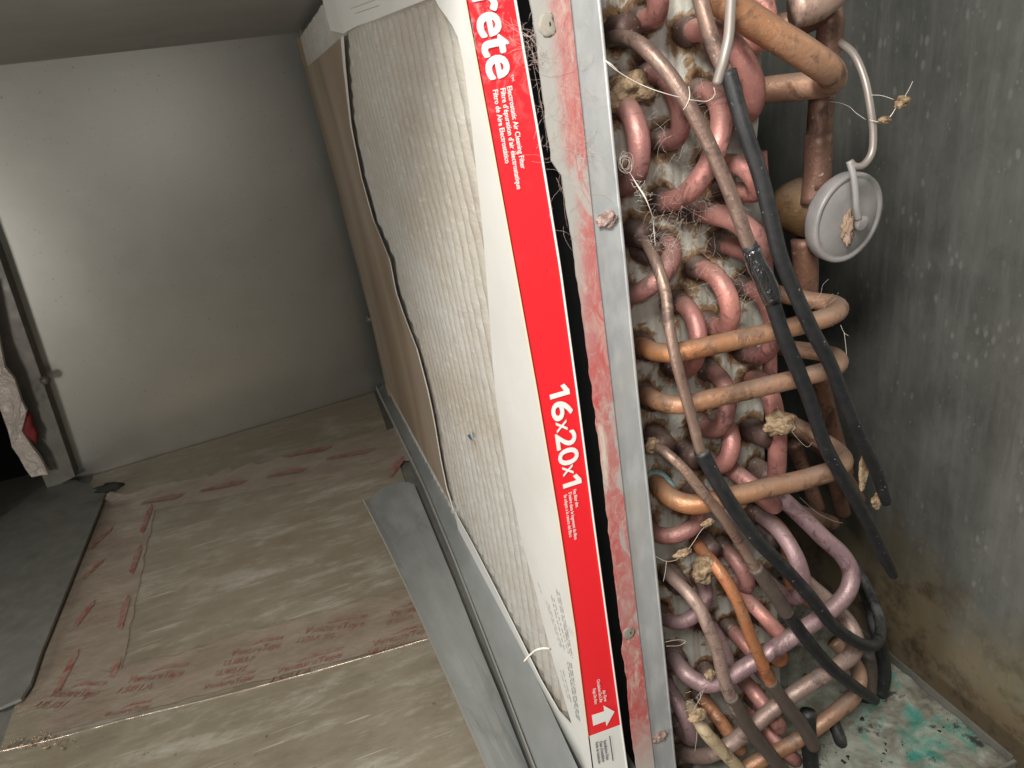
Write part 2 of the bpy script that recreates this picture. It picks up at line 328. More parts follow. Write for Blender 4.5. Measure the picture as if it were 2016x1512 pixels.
def spline(pts, step):
    """Catmull-Rom resample of (Vector, radius) control points."""
    P = [Vector(p[:3]) for p in pts]; R = [p[3] for p in pts]
    out = []
    n = len(P)
    for i in range(n - 1):
        p0 = P[i - 1] if i else P[0] * 2 - P[1]; p1, p2 = P[i], P[i + 1]; p3 = P[i + 2] if i + 2 < n else P[-1] * 2 - P[-2]
        k = max(1, int(round((p2 - p1).length / step)))
        t0 = 0.0; t1 = t0 + max(1e-6, (p1 - p0).length) ** 0.5; t2 = t1 + max(1e-6, (p2 - p1).length) ** 0.5; t3 = t2 + max(1e-6, (p3 - p2).length) ** 0.5
        for j in range(k):
            t = t1 + (t2 - t1) * j / k
            A1 = p0 * ((t1 - t) / (t1 - t0)) + p1 * ((t - t0) / (t1 - t0)); A2 = p1 * ((t2 - t) / (t2 - t1)) + p2 * ((t - t1) / (t2 - t1)); A3 = p2 * ((t3 - t) / (t3 - t2)) + p3 * ((t - t2) / (t3 - t2))
            B1 = A1 * ((t2 - t) / (t2 - t0)) + A2 * ((t - t0) / (t2 - t0)); B2 = A2 * ((t3 - t) / (t3 - t1)) + A3 * ((t - t1) / (t3 - t1))
            out.append((B1 * ((t2 - t) / (t2 - t1)) + B2 * ((t - t1) / (t2 - t1)), R[i] + (R[i + 1] - R[i]) * j / k))
    out.append((P[-1], R[-1]))
    return out
def tube_data(pts, step=None, n=16, wob=0.0, vs=None, fs=None):
    step = step or max(0.0012, pts[0][3] * 0.55)
    sp = spline(pts, step)
    vs = [] if vs is None else vs; fs = [] if fs is None else fs
    base = len(vs); N = None
    for i, (p, r) in enumerate(sp):
        a = sp[max(0, i - 1)][0]; b = sp[min(len(sp) - 1, i + 1)][0]; T = (b - a).normalized()
        if N is None: N = T.orthogonal().normalized()
        N = (N - T * N.dot(T)).normalized(); B = T.cross(N)
        for k in range(n):
            an = 2 * math.pi * k / n; d = N * math.cos(an) + B * math.sin(an)
            rr = r * (1 + (wob * noise.noise((p + d * r) * 90) if wob else 0))
            vs.append(p + d * rr)
    L = len(sp)
    for i in range(L - 1):
        for k in range(n):
            a = base + i * n + k; b = base + i * n + (k + 1) % n
            fs.append((a, b, b + n, a + n))
    fs.append(tuple(base + k for k in reversed(range(n)))); fs.append(tuple(base + (L - 1) * n + k for k in range(n)))
    return vs, fs
def tube(name, pts, mat, parent=None, n=16, wob=0.03, step=None):
    vs, fs = tube_data(pts, step, n, wob)
    o = mesh(name, vs, fs, mat, parent, True)
    L = len(vs) // n; cum = [0.0]; cs = [sum((vs[i * n + k] for k in range(n)), Vector()) / n for i in range(L)]
    for i in range(1, L): cum.append(cum[-1] + (cs[i] - cs[i - 1]).length)
    heat = []; along = []
    for i in range(L):
        h = math.exp(-min(cum[i], cum[-1] - cum[i]) / 0.015)
        heat += [h] * n; along += [cum[i] / cum[-1]] * n
    o.data.attributes.new('heat', 'FLOAT', 'POINT').data.foreach_set('value', heat)
    o.data.attributes.new('along', 'FLOAT', 'POINT').data.foreach_set('value', along)
    return o
def prism(name, outline, off, mat, parent=None):
    """closed outline (list of Vectors) thickened by vector off."""
    n = len(outline); vs = list(outline) + [p + off for p in outline]
    bm = bmesh.new(); bv = [bm.verts.new(v) for v in vs]
    bm.faces.new(bv[:n]); bm.faces.new(list(reversed(bv[n:])))
    for i in range(n): bm.faces.new((bv[i], bv[n + i], bv[n + (i + 1) % n], bv[(i + 1) % n]))
    bmesh.ops.recalc_face_normals(bm, faces=bm.faces); bmesh.ops.triangulate(bm, faces=[f for f in bm.faces if len(f.verts) > 4])
    me = bpy.data.meshes.new(name); bm.to_mesh(me); bm.free()
    return link(name, me, mat, parent, False)
def box(name, lo, hi, mat, parent=None, bev=0.0):
    bm = bmesh.new(); bmesh.ops.create_cube(bm, size=1)
    for v in bm.verts: v.co = Vector([lo[i] if v.co[i] < 0 else hi[i] for i in range(3)])
    if bev: bmesh.ops.bevel(bm, geom=bm.edges[:], offset=bev, segments=2, affect='EDGES')
    me = bpy.data.meshes.new(name); bm.to_mesh(me); bm.free()
    return link(name, me, mat, parent, False)
def ribbon(name, A, B, off, mat, parent=None, sub=1, wob=0.0, smooth=True):
    """sheet between polylines A and B (same count), solid thickness off."""
    n = len(A); vs = []
    for s_ in (0, 1):
        for i in range(n):
            for j in range(sub + 1):
                p = A[i].lerp(B[i], j / sub)
                if wob: p = p + off.normalized() * wob * noise.noise(p * 35)
                vs.append(p + off * s_)
    W = sub + 1; H = n * W; fs = []
    for i in range(n - 1):
        for j in range(sub):
            a = i * W + j
            fs.append((a, a + 1, a + W + 1, a + W)); fs.append((H + a, H + a + W, H + a + W + 1, H + a + 1))
        a = i * W; fs.append((a, a + W, H + a + W, H + a)); b = i * W + sub; fs.append((b, H + b, H + b + W, b + W))
    for j in range(sub):
        fs.append((j, H + j, H + j + 1, j + 1)); a = (n - 1) * W + j; fs.append((a, a + 1, H + a + 1, H + a))
    bm = bmesh.new(); bv = [bm.verts.new(v) for v in vs]
    for f in fs: bm.faces.new([bv[k] for k in f])
    bmesh.ops.recalc_face_normals(bm, faces=bm.faces)
    me = bpy.data.meshes.new(name); bm.to_mesh(me); bm.free()
    return link(name, me, mat, parent, False)
def interp(tab, x):
    tab = sorted(tab)
    if x <= tab[0][0]: a, b = tab[0], tab[1]
    elif x >= tab[-1][0]: a, b = tab[-2], tab[-1]
    else:
        for a, b in zip(tab, tab[1:]):
            if a[0] <= x <= b[0]: break
    return a[1] + (b[1] - a[1]) * (x - a[0]) / (b[0] - a[0])
def lump(name, c, r, mat, parent=None, squash=(1, 1, 1), amp=0.45, freq=1.6, sub=3):
    bm = bmesh.new(); bmesh.ops.create_icosphere(bm, subdivisions=sub, radius=1)
    off = Vector((random.random() * 50,) * 3)
    for v in bm.verts:
        k = 1 + amp * noise.fractal(v.co * freq + off, 1.0, 2.0, 3)
        v.co = Vector((v.co.x * squash[0], v.co.y * squash[1], v.co.z * squash[2])) * k * r + Vector(c)
    me = bpy.data.meshes.new(name); bm.to_mesh(me); bm.free()
    return link(name, me, mat, parent, True)
def text(name, s, M4, size, mat, parent, bold=0.0, width=None, shear=0.0, sx=1.0):
    cu = bpy.data.curves.new(name, 'FONT'); cu.body = s; cu.size = size; cu.shear = shear; cu.resolution_u = 4; cu.fill_mode = 'FRONT'
    tmp = bpy.data.objects.new('tmp', cu); COL.objects.link(tmp)
    bpy.context.view_layer.update()
    me = bpy.data.meshes.new_from_object(tmp.evaluated_get(bpy.context.evaluated_depsgraph_get()))
    bpy.data.objects.remove(tmp); bpy.data.curves.remove(cu)
    if width:
        x1 = max(v.co.x for v in me.vertices); x0 = min(v.co.x for v in me.vertices); k = width / (x1 - x0)
        for v in me.vertices: v.co.x = (v.co.x - x0) * k
    vs0 = [v.co.copy() for v in me.vertices]; fs0 = [tuple(p.vertices) for p in me.polygons]
    vs, fs = list(vs0), list(fs0)
    if bold:                                    # heavier strokes: the same glyphs printed several times, a hair apart
        nb = 8
        for k in range(nb):
            a = 2 * math.pi * k / nb; o = Vector((math.cos(a), math.sin(a), 0)) * bold * size + Vector((0, 0, 0.000012 * (k + 1)))
            base = len(vs); vs += [v + o for v in vs0]; fs += [tuple(i + base for i in f) for f in fs0]
    me2 = bpy.data.meshes.new(name); me2.from_pydata([tuple(M4 @ v) for v in vs], [], fs); me2.update()
    bpy.data.meshes.remove(me)
    return link(name, me2, mat, parent, False)

ZF, ZC, YB = -0.235, 0.283, 0.735          # floor, ceiling, back wall of the filter chamber
XW = 0.315                                   # cabinet side beyond the coil

# ================================================================== SETTING
def yw(x): return 0.725 + 0.05 * (x + 0.45) / 0.45
struct(mesh('back_wall', [(-0.475, yw(-.475), -0.30), (0.02, yw(.02), -0.30), (0.02, yw(.02), 0.34), (-0.475, yw(-.475), 0.34)], [(0, 1, 2, 3)], 'back'))
struct(mesh('ceiling', [(-0.95, -0.05, ZC), (0.0, -0.05, ZC), (0.0, 0.80, ZC), (-0.95, 0.80, ZC)], [(0, 1, 2, 3)], 'ceil'))
struct(box('floor', (-0.95, -0.25, ZF - 0.03), (0.035, 0.80, ZF - 0.004), 'lip'))
struct(mesh('side_wall', [(XW, -0.32, -0.60), (XW, 0.75, -0.60), (XW, 0.75, 0.36), (XW, -0.32, 0.36)], [(0, 1, 2, 3)], 'side'))
struct(mesh('coil_chamber_back_wall', [(0.03, 0.66, -0.60), (XW, 0.66, -0.60), (XW, 0.66, 0.36), (0.03, 0.66, 0.36)], [(0, 1, 2, 3)], 'black'))  # coloured black for the deep shade behind the coil
struct(mesh('left_void', [(-0.58, 0.42, -0.30), (-0.58, 0.80, -0.30), (-0.58, 0.80, 0.34), (-0.58, 0.42, 0.34), (-0.44, 0.80, -0.30), (-0.44, 0.80, 0.34)], [(0, 1, 2, 3), (1, 4, 5, 2)], 'black'))  # black sheets added as the darkness of the left opening

# floor boards: a rear board and a slightly thicker front one, both faced with foil
seam = [(0, 1486), (120, 1458), (240, 1425), (480, 1366), (700, 1306), (840, 1265), (900, 1249)]
SP = [atz(x, y, ZF) for x, y in seam]
rb = ribbon('rear_floor_board', [Vector((p.x, p.y - 0.03, ZF - 0.003)) for p in SP], [Vector((q, yw(q) - 0.002, ZF - 0.003)) for q in (-0.43 + (p.x - SP[0].x) * (0.405 / (SP[-1].x - SP[0].x)) for p in SP)], Vector((0, 0, 0.003)), 'board', None, 24, 0.0004)
tag(rb, 'dirty tan foil faced floor board between the foil tape and the back wall', 'board')
fb = ribbon('front_floor_board', [p + Vector((0, 0, 0.0035)) for p in SP], [Vector((p.x, -0.22, ZF + 0.0035)) for p in SP], Vector((0, 0, -0.003)), 'board', None, 24, 0.0006)
tag(fb, 'pale streaked foil faced floor board in front of the taped seam', 'board')
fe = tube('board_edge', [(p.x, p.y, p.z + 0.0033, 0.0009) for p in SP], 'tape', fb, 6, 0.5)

# ------------------------------------------------------------------ foil tape
def tape_strip(label, A, B, nsub=6):
    o = ribbon('foil_tape', A, B, Vector((0, 0, 0.0002)), 'tape', None, nsub, 0.0005)
    tag(o, label, 'tape'); return o
def poly(a, b, n, wob=0.0):
    out = []
    for i in range(n + 1):
        p = a.lerp(b, i / n)
        out.append(p + Vector((noise.noise(p * 60) * wob, noise.noise(p * 60 + Vector((9, 9, 9))) * wob, 0)))
    return out
ZT = ZF + 0.0006
t1 = tape_strip('crumpled foil tape with red print along the foot of the back wall', poly(atz(215, 985, ZT), atz(800, 835, ZT), 40, 0.02), poly(atz(300, 1005, ZT), atz(835, 900, ZT), 40, 0.006))
t2 = tape_strip('foil tape with slanting red print beside the left metal floor plate', poly(atz(212, 968, ZT), atz(30, 1405, ZT), 40, 0.004), poly(atz(308, 985, ZT), atz(235, 1345, ZT), 40, 0.0025))
t3 = tape_strip('foil tape with rows of red print along the floor board seam', poly(atz(70, 1452, ZT + .0007), atz(865, 1250, ZT + .0007), 50, 0.002), poly(atz(150, 1340, ZT + .0007), atz(850, 1145, ZT + .0007), 50, 0.006))
def floor_frame(px, py, qx, qy, z):
    a = atz(px, py, z); b = atz(qx, qy, z); X = (b - a).normalized(); Z = Vector((0, 0, 1)); Y = Z.cross(X)
    M4 = Matrix.Identity(4)
    for i in range(3): M4[i][0] = X[i]; M4[i][1] = Y[i]; M4[i][2] = Z[i]; M4[i][3] = a[i]
    return M4, (b - a).length
def flag_mark(parent, M4, L, h):
    pts = [(0.30 * L, h * 0.62), (0.52 * L, h * 1.02), (1.02 * L, h * 1.0), (1.0 * L, h * 0.80), (0.55 * L, h * 0.82)]
    vs = [M4 @ Vector((x, y, 0.0001)) for x, y in pts]
    mesh('printed_mark', vs, [tuple(range(len(vs)))], 'print', parent)
def brand(parent, px, py, qx, qy, lines, h=0.011, z=None):
    z = z if z is not None else ZT + 0.0016
    M4, L = floor_frame(px, py, qx, qy, z)
    flag_mark(parent, M4, L, h * 1.25)
    text('lettering', 'VentureTape', M4, h * 1.0, 'print', parent, 0.012, L, 0.25)
    for i, ln in enumerate(lines):
        text('lettering', ln, M4 @ Matrix.Translation((-0.1 * L - 0.004 * i, -h * 0.95 * (i + 1), 0)), h * 0.85, 'print', parent, 0.006, L * 0.62, 0.25)
brand(t3, 250, 1345, 358, 1330, ['1581A'])
brand(t3, 455, 1292, 550, 1275, ['UL181A-P', 'UL181B-FX'])
brand(t3, 600, 1247, 715, 1232, ['1581A 9/6'])
brand(t3, 770, 1213, 850, 1195, ['UL181B-FX'])
brand(t3, 545, 1326, 672, 1293, ['1581A'], 0.009)
brand(t3, 735, 1272, 850, 1242, ['UL181A'], 0.009)
brand(t3, 400, 1358, 496, 1338, [], 0.008)
brand(t3, 205, 1412, 290, 1395, [], 0.007)
brand(t3, 95, 1372, 185, 1372, ['UL181'], 0.012)
for a, b in (((115, 1365), (160, 1290)), ((150, 1235), (190, 1190)), ((165, 1140), (205, 1108)), ((180, 1080), (222, 1045)), ((225, 1335), (245, 1300)), ((240, 1240), (262, 1180)), ((262, 1130), (285, 1080)), ((282, 1050), (305, 1000))):
    M4, L = floor_frame(*a, *b, ZT + 0.0011)
    vs = [M4 @ Vector(v) for v in ((0, 0.000, 0), (L, 0.003, 0), (1.25 * L, 0.007, 0), (0.9 * L, 0.009, 0), (0.15 * L, 0.006, 0))]
    mesh('printed_mark', vs, [(0, 1, 2, 3, 4)], 'print', t2)
for a, b in (((390, 968), (470, 955)), ((520, 940), (590, 930)), ((640, 905), (720, 893)), ((275, 992), (345, 982)), ((560, 900), (640, 886)), ((770, 940), (800, 905))):
    M4, L = floor_frame(*a, *b, ZT + 0.0011)
    vs = [M4 @ Vector(v) for v in ((0, 0, 0), (L, 0.002, 0), (1.2 * L, 0.010, 0), (0.8 * L, 0.013, 0), (0.1 * L, 0.006, 0))]
    mesh('printed_mark', vs, [(0, 1, 2, 3, 4)], 'print', t1)

# ------------------------------------------------------------------ left side of the chamber
post = ribbon('metal_post', [aty(*q, YB - 0.03) for q in ((-60, 350), (0, 510), (75, 725), (148, 938))], [aty(*q, YB - 0.03) for q in ((-130, 470), (-30, 690), (45, 850), (95, 965))], Vector((0, 0.03, 0)), 'post')
tag(post, 'dark grey metal corner post standing against the back wall', 'post')
lump('rivet', aty(89, 748, YB - 0.031), 0.006, 'post', post, amp=0.15)
fa = [(-25, 560), (0, 680), (12, 720), (28, 745), (42, 790), (52, 810), (42, 850), (62, 880), (80, 905), (94, 938)]
fo = [(-80, 600), (-45, 720), (-25, 755), (-5, 790), (5, 820), (15, 850), (25, 880), (38, 900), (50, 925), (62, 940)]
fs_ = ribbon('foil_strip', [aty(*q, YB - 0.055) for q in fa], [aty(*q, YB - 0.05) for q in fo], Vector((0, 0.006, 0)), 'foil', None, 8, 0.008)
tag(fs_, 'crumpled shiny foil strip hanging beside the dark corner post', 'foil')
rr_ = lump('red_scrap', aty(54, 838, YB - 0.045), 0.014, 'redrag', None, (0.6, 0.5, 1.6))
tag(rr_, 'dark red scrap stuck between the foil strip and the post', 'scrap')
outl = [(-150, 1130), (0, 1020), (100, 945), (150, 945), (208, 970), (170, 1065), (115, 1200), (82, 1280), (60, 1345), (40, 1375), (0, 1392), (-150, 1420)]
pl = prism('floor_plate', [atz(x, y, ZF + 0.008) for x, y in outl], Vector((0, 0, -0.003)), 'lip')
tag(pl, 'dark grey sheet metal plate with a rounded corner left of the tape', 'plate')
sc = lump('black_scrap', atz(214, 960, ZF + 0.014), 0.008, 'darkdirt', None, (2.0, 0.7, 0.7), 0.7, 2.2)
tag(sc, 'small torn black scrap at the back left floor corner', 'scrap')
cr = [(30, 1450), (50, 1440), (75, 1455), (55, 1475), (95, 1465), (35, 1490), (80, 1490), (110, 1460)]
db = None
vs_, fs2 = [], []
bm = bmesh.new()
for i in range(80):
    x, y = random.gauss(75, 36), random.gauss(1460, 8)
    p = atz(x, y, ZF + 0.009); bmesh.ops.create_icosphere(bm, subdivisions=1, radius=random.uniform(0.0003, 0.0009), matrix=Matrix.Translation(p) @ Matrix.Diagonal((random.uniform(.6, 2), random.uniform(.6, 2), .4, 1)))
for v in bm.verts: v.co += Vector((noise.noise(v.co * 300), noise.noise(v.co * 300 + Vector((5, 5, 5))), 0)) * 0.002
me = bpy.data.meshes.new('debris'); bm.to_mesh(me); bm.free()
db = link('crumbled_debris', me, 'dirt'); tag(db, 'crumbled brown debris at the left end of the board seam', 'debris'); db['kind'] = 'stuff'

# ------------------------------------------------------------------ rails under the filter
def pr(q, z): return atz(q[0], q[1], z)
rail = thing('filter_rail', 'long dark galvanised channel running along the foot of the filter', 'rail')
Lq = [(741, 760), (785, 850), (833, 951), (885, 1075), (940, 1215), (1000, 1370), (1054, 1512), (1085, 1590)]
Rq = [(768, 742), (830, 862), (894, 985), (950, 1103), (1010, 1235), (1075, 1375), (1137, 1510), (1172, 1590)]
LA = [pr(q, ZF + 0.012) for q in Lq]; RA = [pr(q, ZF + 0.0085) for q in Rq]
LB = [p + Vector((0.0015, 0, -0.0055)) for p in LA]
ribbon('channel_web', LB, RA, Vector((0, 0, -0.0012)), 'rail', rail, 2)
ribbon('channel_lip', LA, [p - Vector((0, 0, 0.0105)) for p in LA], Vector((-0.0012, 0, 0)), 'rail', rail, 1)
tube('channel_hem', [(p.x - 0.0006, p.y, p.z, 0.0009) for p in LA], 'hem', rail, 6)
ang = thing('metal_angle', 'loose grey galvanised angle with a rounded end lying beside the filter channel', 'angle')
A1 = [(728, 988), (775, 1078), (830, 1190), (880, 1298), (925, 1395), (978, 1512), (1010, 1590)]
A2 = [(815, 953), (855, 1050), (898, 1155), (940, 1262), (985, 1372), (1040, 1512), (1070, 1590)]
k = len(A1)
PA = [pr(q, ZF + 0.009 + 0.022 * i / (k - 1)) for i, q in enumerate(A1)]; PB = [pr(q, ZF + 0.008) for q in A2]
web = ribbon('angle_web', PA, PB, Vector((0, 0, -0.0015)), 'rail', ang, 3)
ec = [PA[0].lerp(PB[0], t) + Vector((0, 0.02 * math.sin(math.pi * t) ** 0.6, 0)) for t in [i / 10 for i in range(11)]]
ribbon('rounded_end', [PA[0].lerp(PB[0], i / 10) for i in range(11)], ec, Vector((0, 0, -0.0015)), 'rail', ang, 1)
PE = [p + (p - q).normalized() * 0.0035 + Vector((0, 0, 0.002)) for p, q in zip(PA, PB)]
ribbon('upturned_flange', [p + Vector((-0.006, 0, 0.004)) for p in PA], PA, Vector((0, 0, -0.001)), 'rail', ang, 1)
tube('flange_hem', [(p.x - 0.006, p.y, p.z + 0.004, 0.0010) for p in PA], 'hem', ang, 6)
tk = ribbon('filter_track', [aty(*q, YB - 0.014) for q in ((590, 55), (625, 200), (690, 470), (748, 692))], [aty(*q, YB - 0.014) for q in ((602, 82), (637, 200), (706, 470), (764, 700))], Vector((0, 0.010, 0)), 'lip')
tag(tk, 'thin vertical metal track in the back corner behind the filter', 'track')
lump('screw', aty(728, 628, YB - 0.016), 0.005, 'post', tk, amp=0.15)

# ================================================================== THE AIR FILTER
foldL = [(900, -90), (916, 0), (965, 262), (1013, 525), (1058, 775), (1100, 1025), (1132, 1240), (1158, 1450), (1166, 1512), (1178, 1600)]
foldR = [(1000, -90), (1015, 0), (1060, 262), (1103, 525), (1137, 775), (1169, 1025), (1198, 1240), (1223, 1426), (1235, 1512), (1248, 1600)]
Lp = [aty(*q, 0) for q in foldL]; Rp = [aty(*q, 0) for q in foldR]
XL = [(p.z, p.x) for p in Lp]; XR = [(p.z, p.x) for p in Rp]
KY = 0.0150
def fx(y, z): return interp(XL, z) - KY * y
def atf(px, py, off=0.0):
    x = 0.0
    for _ in range(12):
        p = atx(px, py, x); x = fx(p.y, p.z) + off
    return atx(px, py, x)
ZB, ZTOP, YF = -0.231, 0.272, 0.715
filt = thing('air_filter', 'white cardboard framed pleated air filter with a red printed edge', 'filter')
zs = [ZB + (ZTOP - ZB) * i / 60 for i in range(61)]
zred = aty(1158, 1450, 0).z; zred2 = aty(1223, 1426, 0).z
# edge band: red above, white below, split along the slanting print border
def band(name, z0f, z1f, mat):
    A, B = [], []
    for i in range(41):
        t = i / 40
        za = z0f[0] + (z1f[0] - z0f[0]) * t; zb = z0f[1] + (z1f[1] - z0f[1]) * t
        A.append(Vector((interp(XL, za), 0, za))); B.append(Vector((interp(XR, zb), 0, zb)))
    return ribbon(name, A, B, Vector((0, 0.0009, 0)), mat, filt, 2)
band('red_edge', (zred, zred2), (ZTOP, ZTOP), 'red')['label'] = 'red printed front edge'
band('white_edge', (ZB, ZB), (zred - 0.0002, zred2 - 0.0002), 'card')
tube('fold_line', [(interp(XL, z) - 0.0001, -0.0001, z, 0.0005) for z in zs[6:]], 'edge', filt, 6, 0.0)
tube('cut_edge', [(interp(XR, z) - 0.0002, -0.0003, z, 0.00055) for z in zs], 'card', filt, 6, 0.0)
# far and side walls of the frame
ribbon('side_panel', [Vector((interp(XR, z) - 0.0008, 0.001, z)) for z in zs], [Vector((interp(XR, z) - KY * YF - 0.0008, YF, z)) for z in zs], Vector((0.0008, 0, 0)), 'card', filt, 1)
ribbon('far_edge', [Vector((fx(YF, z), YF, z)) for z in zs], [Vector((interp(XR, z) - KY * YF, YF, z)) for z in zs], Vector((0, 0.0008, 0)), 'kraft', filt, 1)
# flanges on the pleated face
inner = [(845, -30), (858, 5), (880, 35), (898, 62), (910, 110), (925, 220), (937, 330), (950, 450), (958, 550), (965, 650), (970, 720), (976, 780), (988, 860), (1004, 960), (1014, 1000), (1026, 1060), (1040, 1112), (1056, 1170), (1070, 1230), (1086, 1290), (1105, 1355), (1125, 1424)]
IN = [atf(*q) for q in inner]
INT = [(p.z, p.y) for p in IN] + [(ZB, IN[-1].y)]
zz = [IN[0].z + (ZB - IN[0].z) * i / 100 for i in range(101)]
ribbon('near_flange', [Vector((fx(0.0, z), 0.0, z)) for z in zz], [Vector((fx(interp(INT, z), z), interp(INT, z), z)) for z in zz], Vector((0.0008, 0, 0)), 'card', filt, 4)
# far flange: bare cardboard, wavy inner edge bowing away from the pleats
fin = [(676, 70), (680, 130), (692, 250), (712, 350), (735, 432), (768, 512), (780, 575), (797, 625), (822, 690), (843, 770), (858, 845), (868, 905), (880, 962), (893, 1004)]
FI = [atf(*q, -0.001) for q in fin]; FIT = [(p.z, p.y) for p in FI]
zf_ = [FI[0].z + (FI[-1].z - FI[0].z) * i / 80 for i in range(81)]
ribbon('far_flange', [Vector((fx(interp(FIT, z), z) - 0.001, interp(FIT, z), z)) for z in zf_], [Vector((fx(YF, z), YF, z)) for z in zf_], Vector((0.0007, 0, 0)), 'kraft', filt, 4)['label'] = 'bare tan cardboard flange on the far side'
ribbon('flange_edge', [Vector((fx(interp(FIT, z), z) - 0.0016, interp(FIT, z) - 0.001, z)) for z in zf_], [Vector((fx(interp(FIT, z), z) - 0.0014, interp(FIT, z) + 0.016 * max(0.10, 1 - (zf_[0] - z) * 9), z)) for z in zf_], Vector((0.0006, 0, 0)), 'card', filt, 1)
# top flange with its slanting cut
tp = [(650, 60), (676, 66), (700, 52), (740, 38), (790, 18), (836, 0), (862, -12)]
TA = [atf(*q) for q in tp]
ribbon('top_flange', TA, [Vector((fx(p.y, ZTOP), p.y + 0.0, max(ZTOP, p.z + 0.004))) for p in TA], Vector((0.0008, 0, 0)), 'card', filt, 3)
# bottom flange: thin white lip over the channel
bq = [(895, 1008), (930, 1072), (975, 1160), (1020, 1250), (1062, 1335), (1098, 1398), (1122, 1424), (1134, 1440)]
BA = [atf(*q) for q in bq]
ribbon('bottom_flange', BA, [Vector((fx(p.y, ZB), p.y, min(ZB, p.z - 0.006))) for p in BA], Vector((0.0008, 0, 0)), 'card', filt, 2)
# pleated media
ny, nzz = 560, 200
vs, fcs = [], []
for i in range(ny + 1):
    y = 0.004 + (YF - 0.006) * i / ny
    for j in range(nzz + 1):
        z = ZB + 0.001 + (ZTOP - ZB - 0.002) * j / nzz
        yy = y + 0.0016 * noise.noise(Vector((y * 6, z * 9, 3.1)))
        ph = abs(math.sin(math.pi * yy / 0.0158)) ** 0.55
        x = fx(y, z) + 0.0028 + 0.0056 * (1 - ph) + 0.0012 * noise.noise(Vector((y * 22, z * 14, 1.0))) + 0.0006 * noise.noise(Vector((y * 140, z * 120, 5.0)))
        vs.append((x, y, z))
for i in range(ny):
    for j in range(nzz):
        a = i * (nzz + 1) + j; fcs.append((a, a + nzz + 1, a + nzz + 2, a + 1))
mesh('pleated_media', vs, fcs, 'media', filt, True)
bsp = [atf(*q, -0.0006) for q in ((920, 857), (925, 854), (931, 868), (924, 864))]
mesh('blue_speck', bsp, [(0, 1, 2, 3)], 'blue', filt)
# --- printing on the edge (reads down the edge, tops of the letters towards the coil)
def edge_frame(p, q):
    a = aty(*p, -0.0006); b = aty(*q, -0.0006); X = (b - a).normalized(); N = Vector((0, -1, 0)); Y = N.cross(X)
    M4 = Matrix.Identity(4)
    for i in range(3): M4[i][0] = X[i]; M4[i][1] = Y[i]; M4[i][2] = N[i]; M4[i][3] = a[i]
    return M4, (b - a).length
M4, L = edge_frame((936, 22), (961, 151)); 
_, LL = edge_frame((936, 22), (961, 151))
T4, _ = edge_frame((901, -162), (961, 151))
T4 = T4.copy()
p0 = aty(963, 157, -0.0006); X = (p0 - aty(929, -10, -0.0006)).normalized()
FW = 0.0530
T4 = Matrix.Identity(4); Nn = Vector((0, -1, 0)); Yv = Nn.cross(X); st = p0 - X * FW
for i in range(3): T4[i][0] = X[i]; T4[i][1] = Yv[i]; T4[i][2] = Nn[i]; T4[i][3] = st[i]
text('lettering', 'Filtrete', T4, 0.0196, 'white_ink', filt, 0.026, FW)
M4, L = edge_frame((1005, 147), (1008, 160)); text('lettering', 'TM', M4, 0.0016, 'white_ink', filt, 0.0, L)
for s_, a, b in (('Electrostatic Air Cleaning Filter', (998, 171), (1026, 333)), ('Filtre d\u2019\u00e9puration d\u2019air \u00e9lectrostatique', (985, 175), (1018, 373)), ('Filtro de Aire Electrost\u00e1tico', (970, 178), (995, 322))):
    M4, L = edge_frame(a, b); text('lettering', s_, M4, 0.0031, 'white_ink', filt, 0.016, L)
M4, L = edge_frame((1080, 764), (1110, 968))
for ch, f0, f1, sz, bo in (('6', .148, .315, .0150, .024), ('x', .325, .425, .0125, .006), ('2', .435, .585, .0150, .024), ('0', .597, .750, .0150, .024), ('x', .758, .855, .0125, .006)):
    text('lettering', ch, M4 @ Matrix.Translation((L * f0, 0.0010 if ch == 'x' else 0, 0)), sz, 'white_ink', filt, bo, L * (f1 - f0))
for f0 in (0.0, 0.865):
    H = 0.0103; w1 = 0.0026; q = [(0.0036, 0), (0.0036 + w1, 0), (0.0036 + w1, H), (0.0036, H), (0.0, H - 0.0022), (0.0006, H - 0.0043), (0.0036, H - 0.0028)]
    vs1 = [M4 @ Vector((L * f0 + x, y, 0)) for x, y in q]
    mesh('lettering', vs1, [(0, 1, 2, 3, 6), (3, 4, 5, 6)], 'white_ink', filt)
for s_, a, b in (('Fits filter slot.', (1128, 965), (1134, 1000)), ('S\u2019ins\u00e8re dans le logement du filtre', (1119, 970), (1131, 1063)), ('Se adapta a la ranura del filtro', (1110, 975), (1121, 1058))):
    M4, L = edge_frame(a, b); text('lettering', s_, M4, 0.0026, 'white_ink', filt, 0.004, L)
for s_, a, b in (('Air Flow', (1186, 1360), (1190, 1382)), ('Circulation De L\u2019Air', (1175, 1339), (1181, 1384)), ('Flujo De Aire', (1167, 1357), (1171, 1387))):
    M4, L = edge_frame(a, b); text('lettering', s_, M4, 0.0028, 'white_ink', filt, 0.006, L)
for s_, a, b in (('Installation Date', (1188, 1459), (1194, 1497)), ('Date d\u2019installation', (1180, 1461), (1186, 1501)), ('Fecha de instalaci\u00f3n', (1172, 1462), (1178, 1504))):
    M4, L = edge_frame(a, b); text('lettering', s_, M4, 0.0027, 'black_ink', filt, 0.003, L)
ar = [(1165, 1408), (1190, 1400), (1188, 1389), (1210, 1401), (1194, 1430), (1192, 1420), (1168, 1429)]
ap = [aty(*q, -0.0006) for q in ar]; mesh('arrow_mark', ap, [(6, 5, 1, 0), (1, 5, 4, 2), (2, 4, 3)], 'white_ink', filt)
ln = [aty(*q, -0.0006) for q in ((1199, 1449), (1201, 1449), (1208, 1498), (1206, 1498))]; mesh('rule_line', ln, [(0, 3, 2, 1)], 'black_ink', filt)
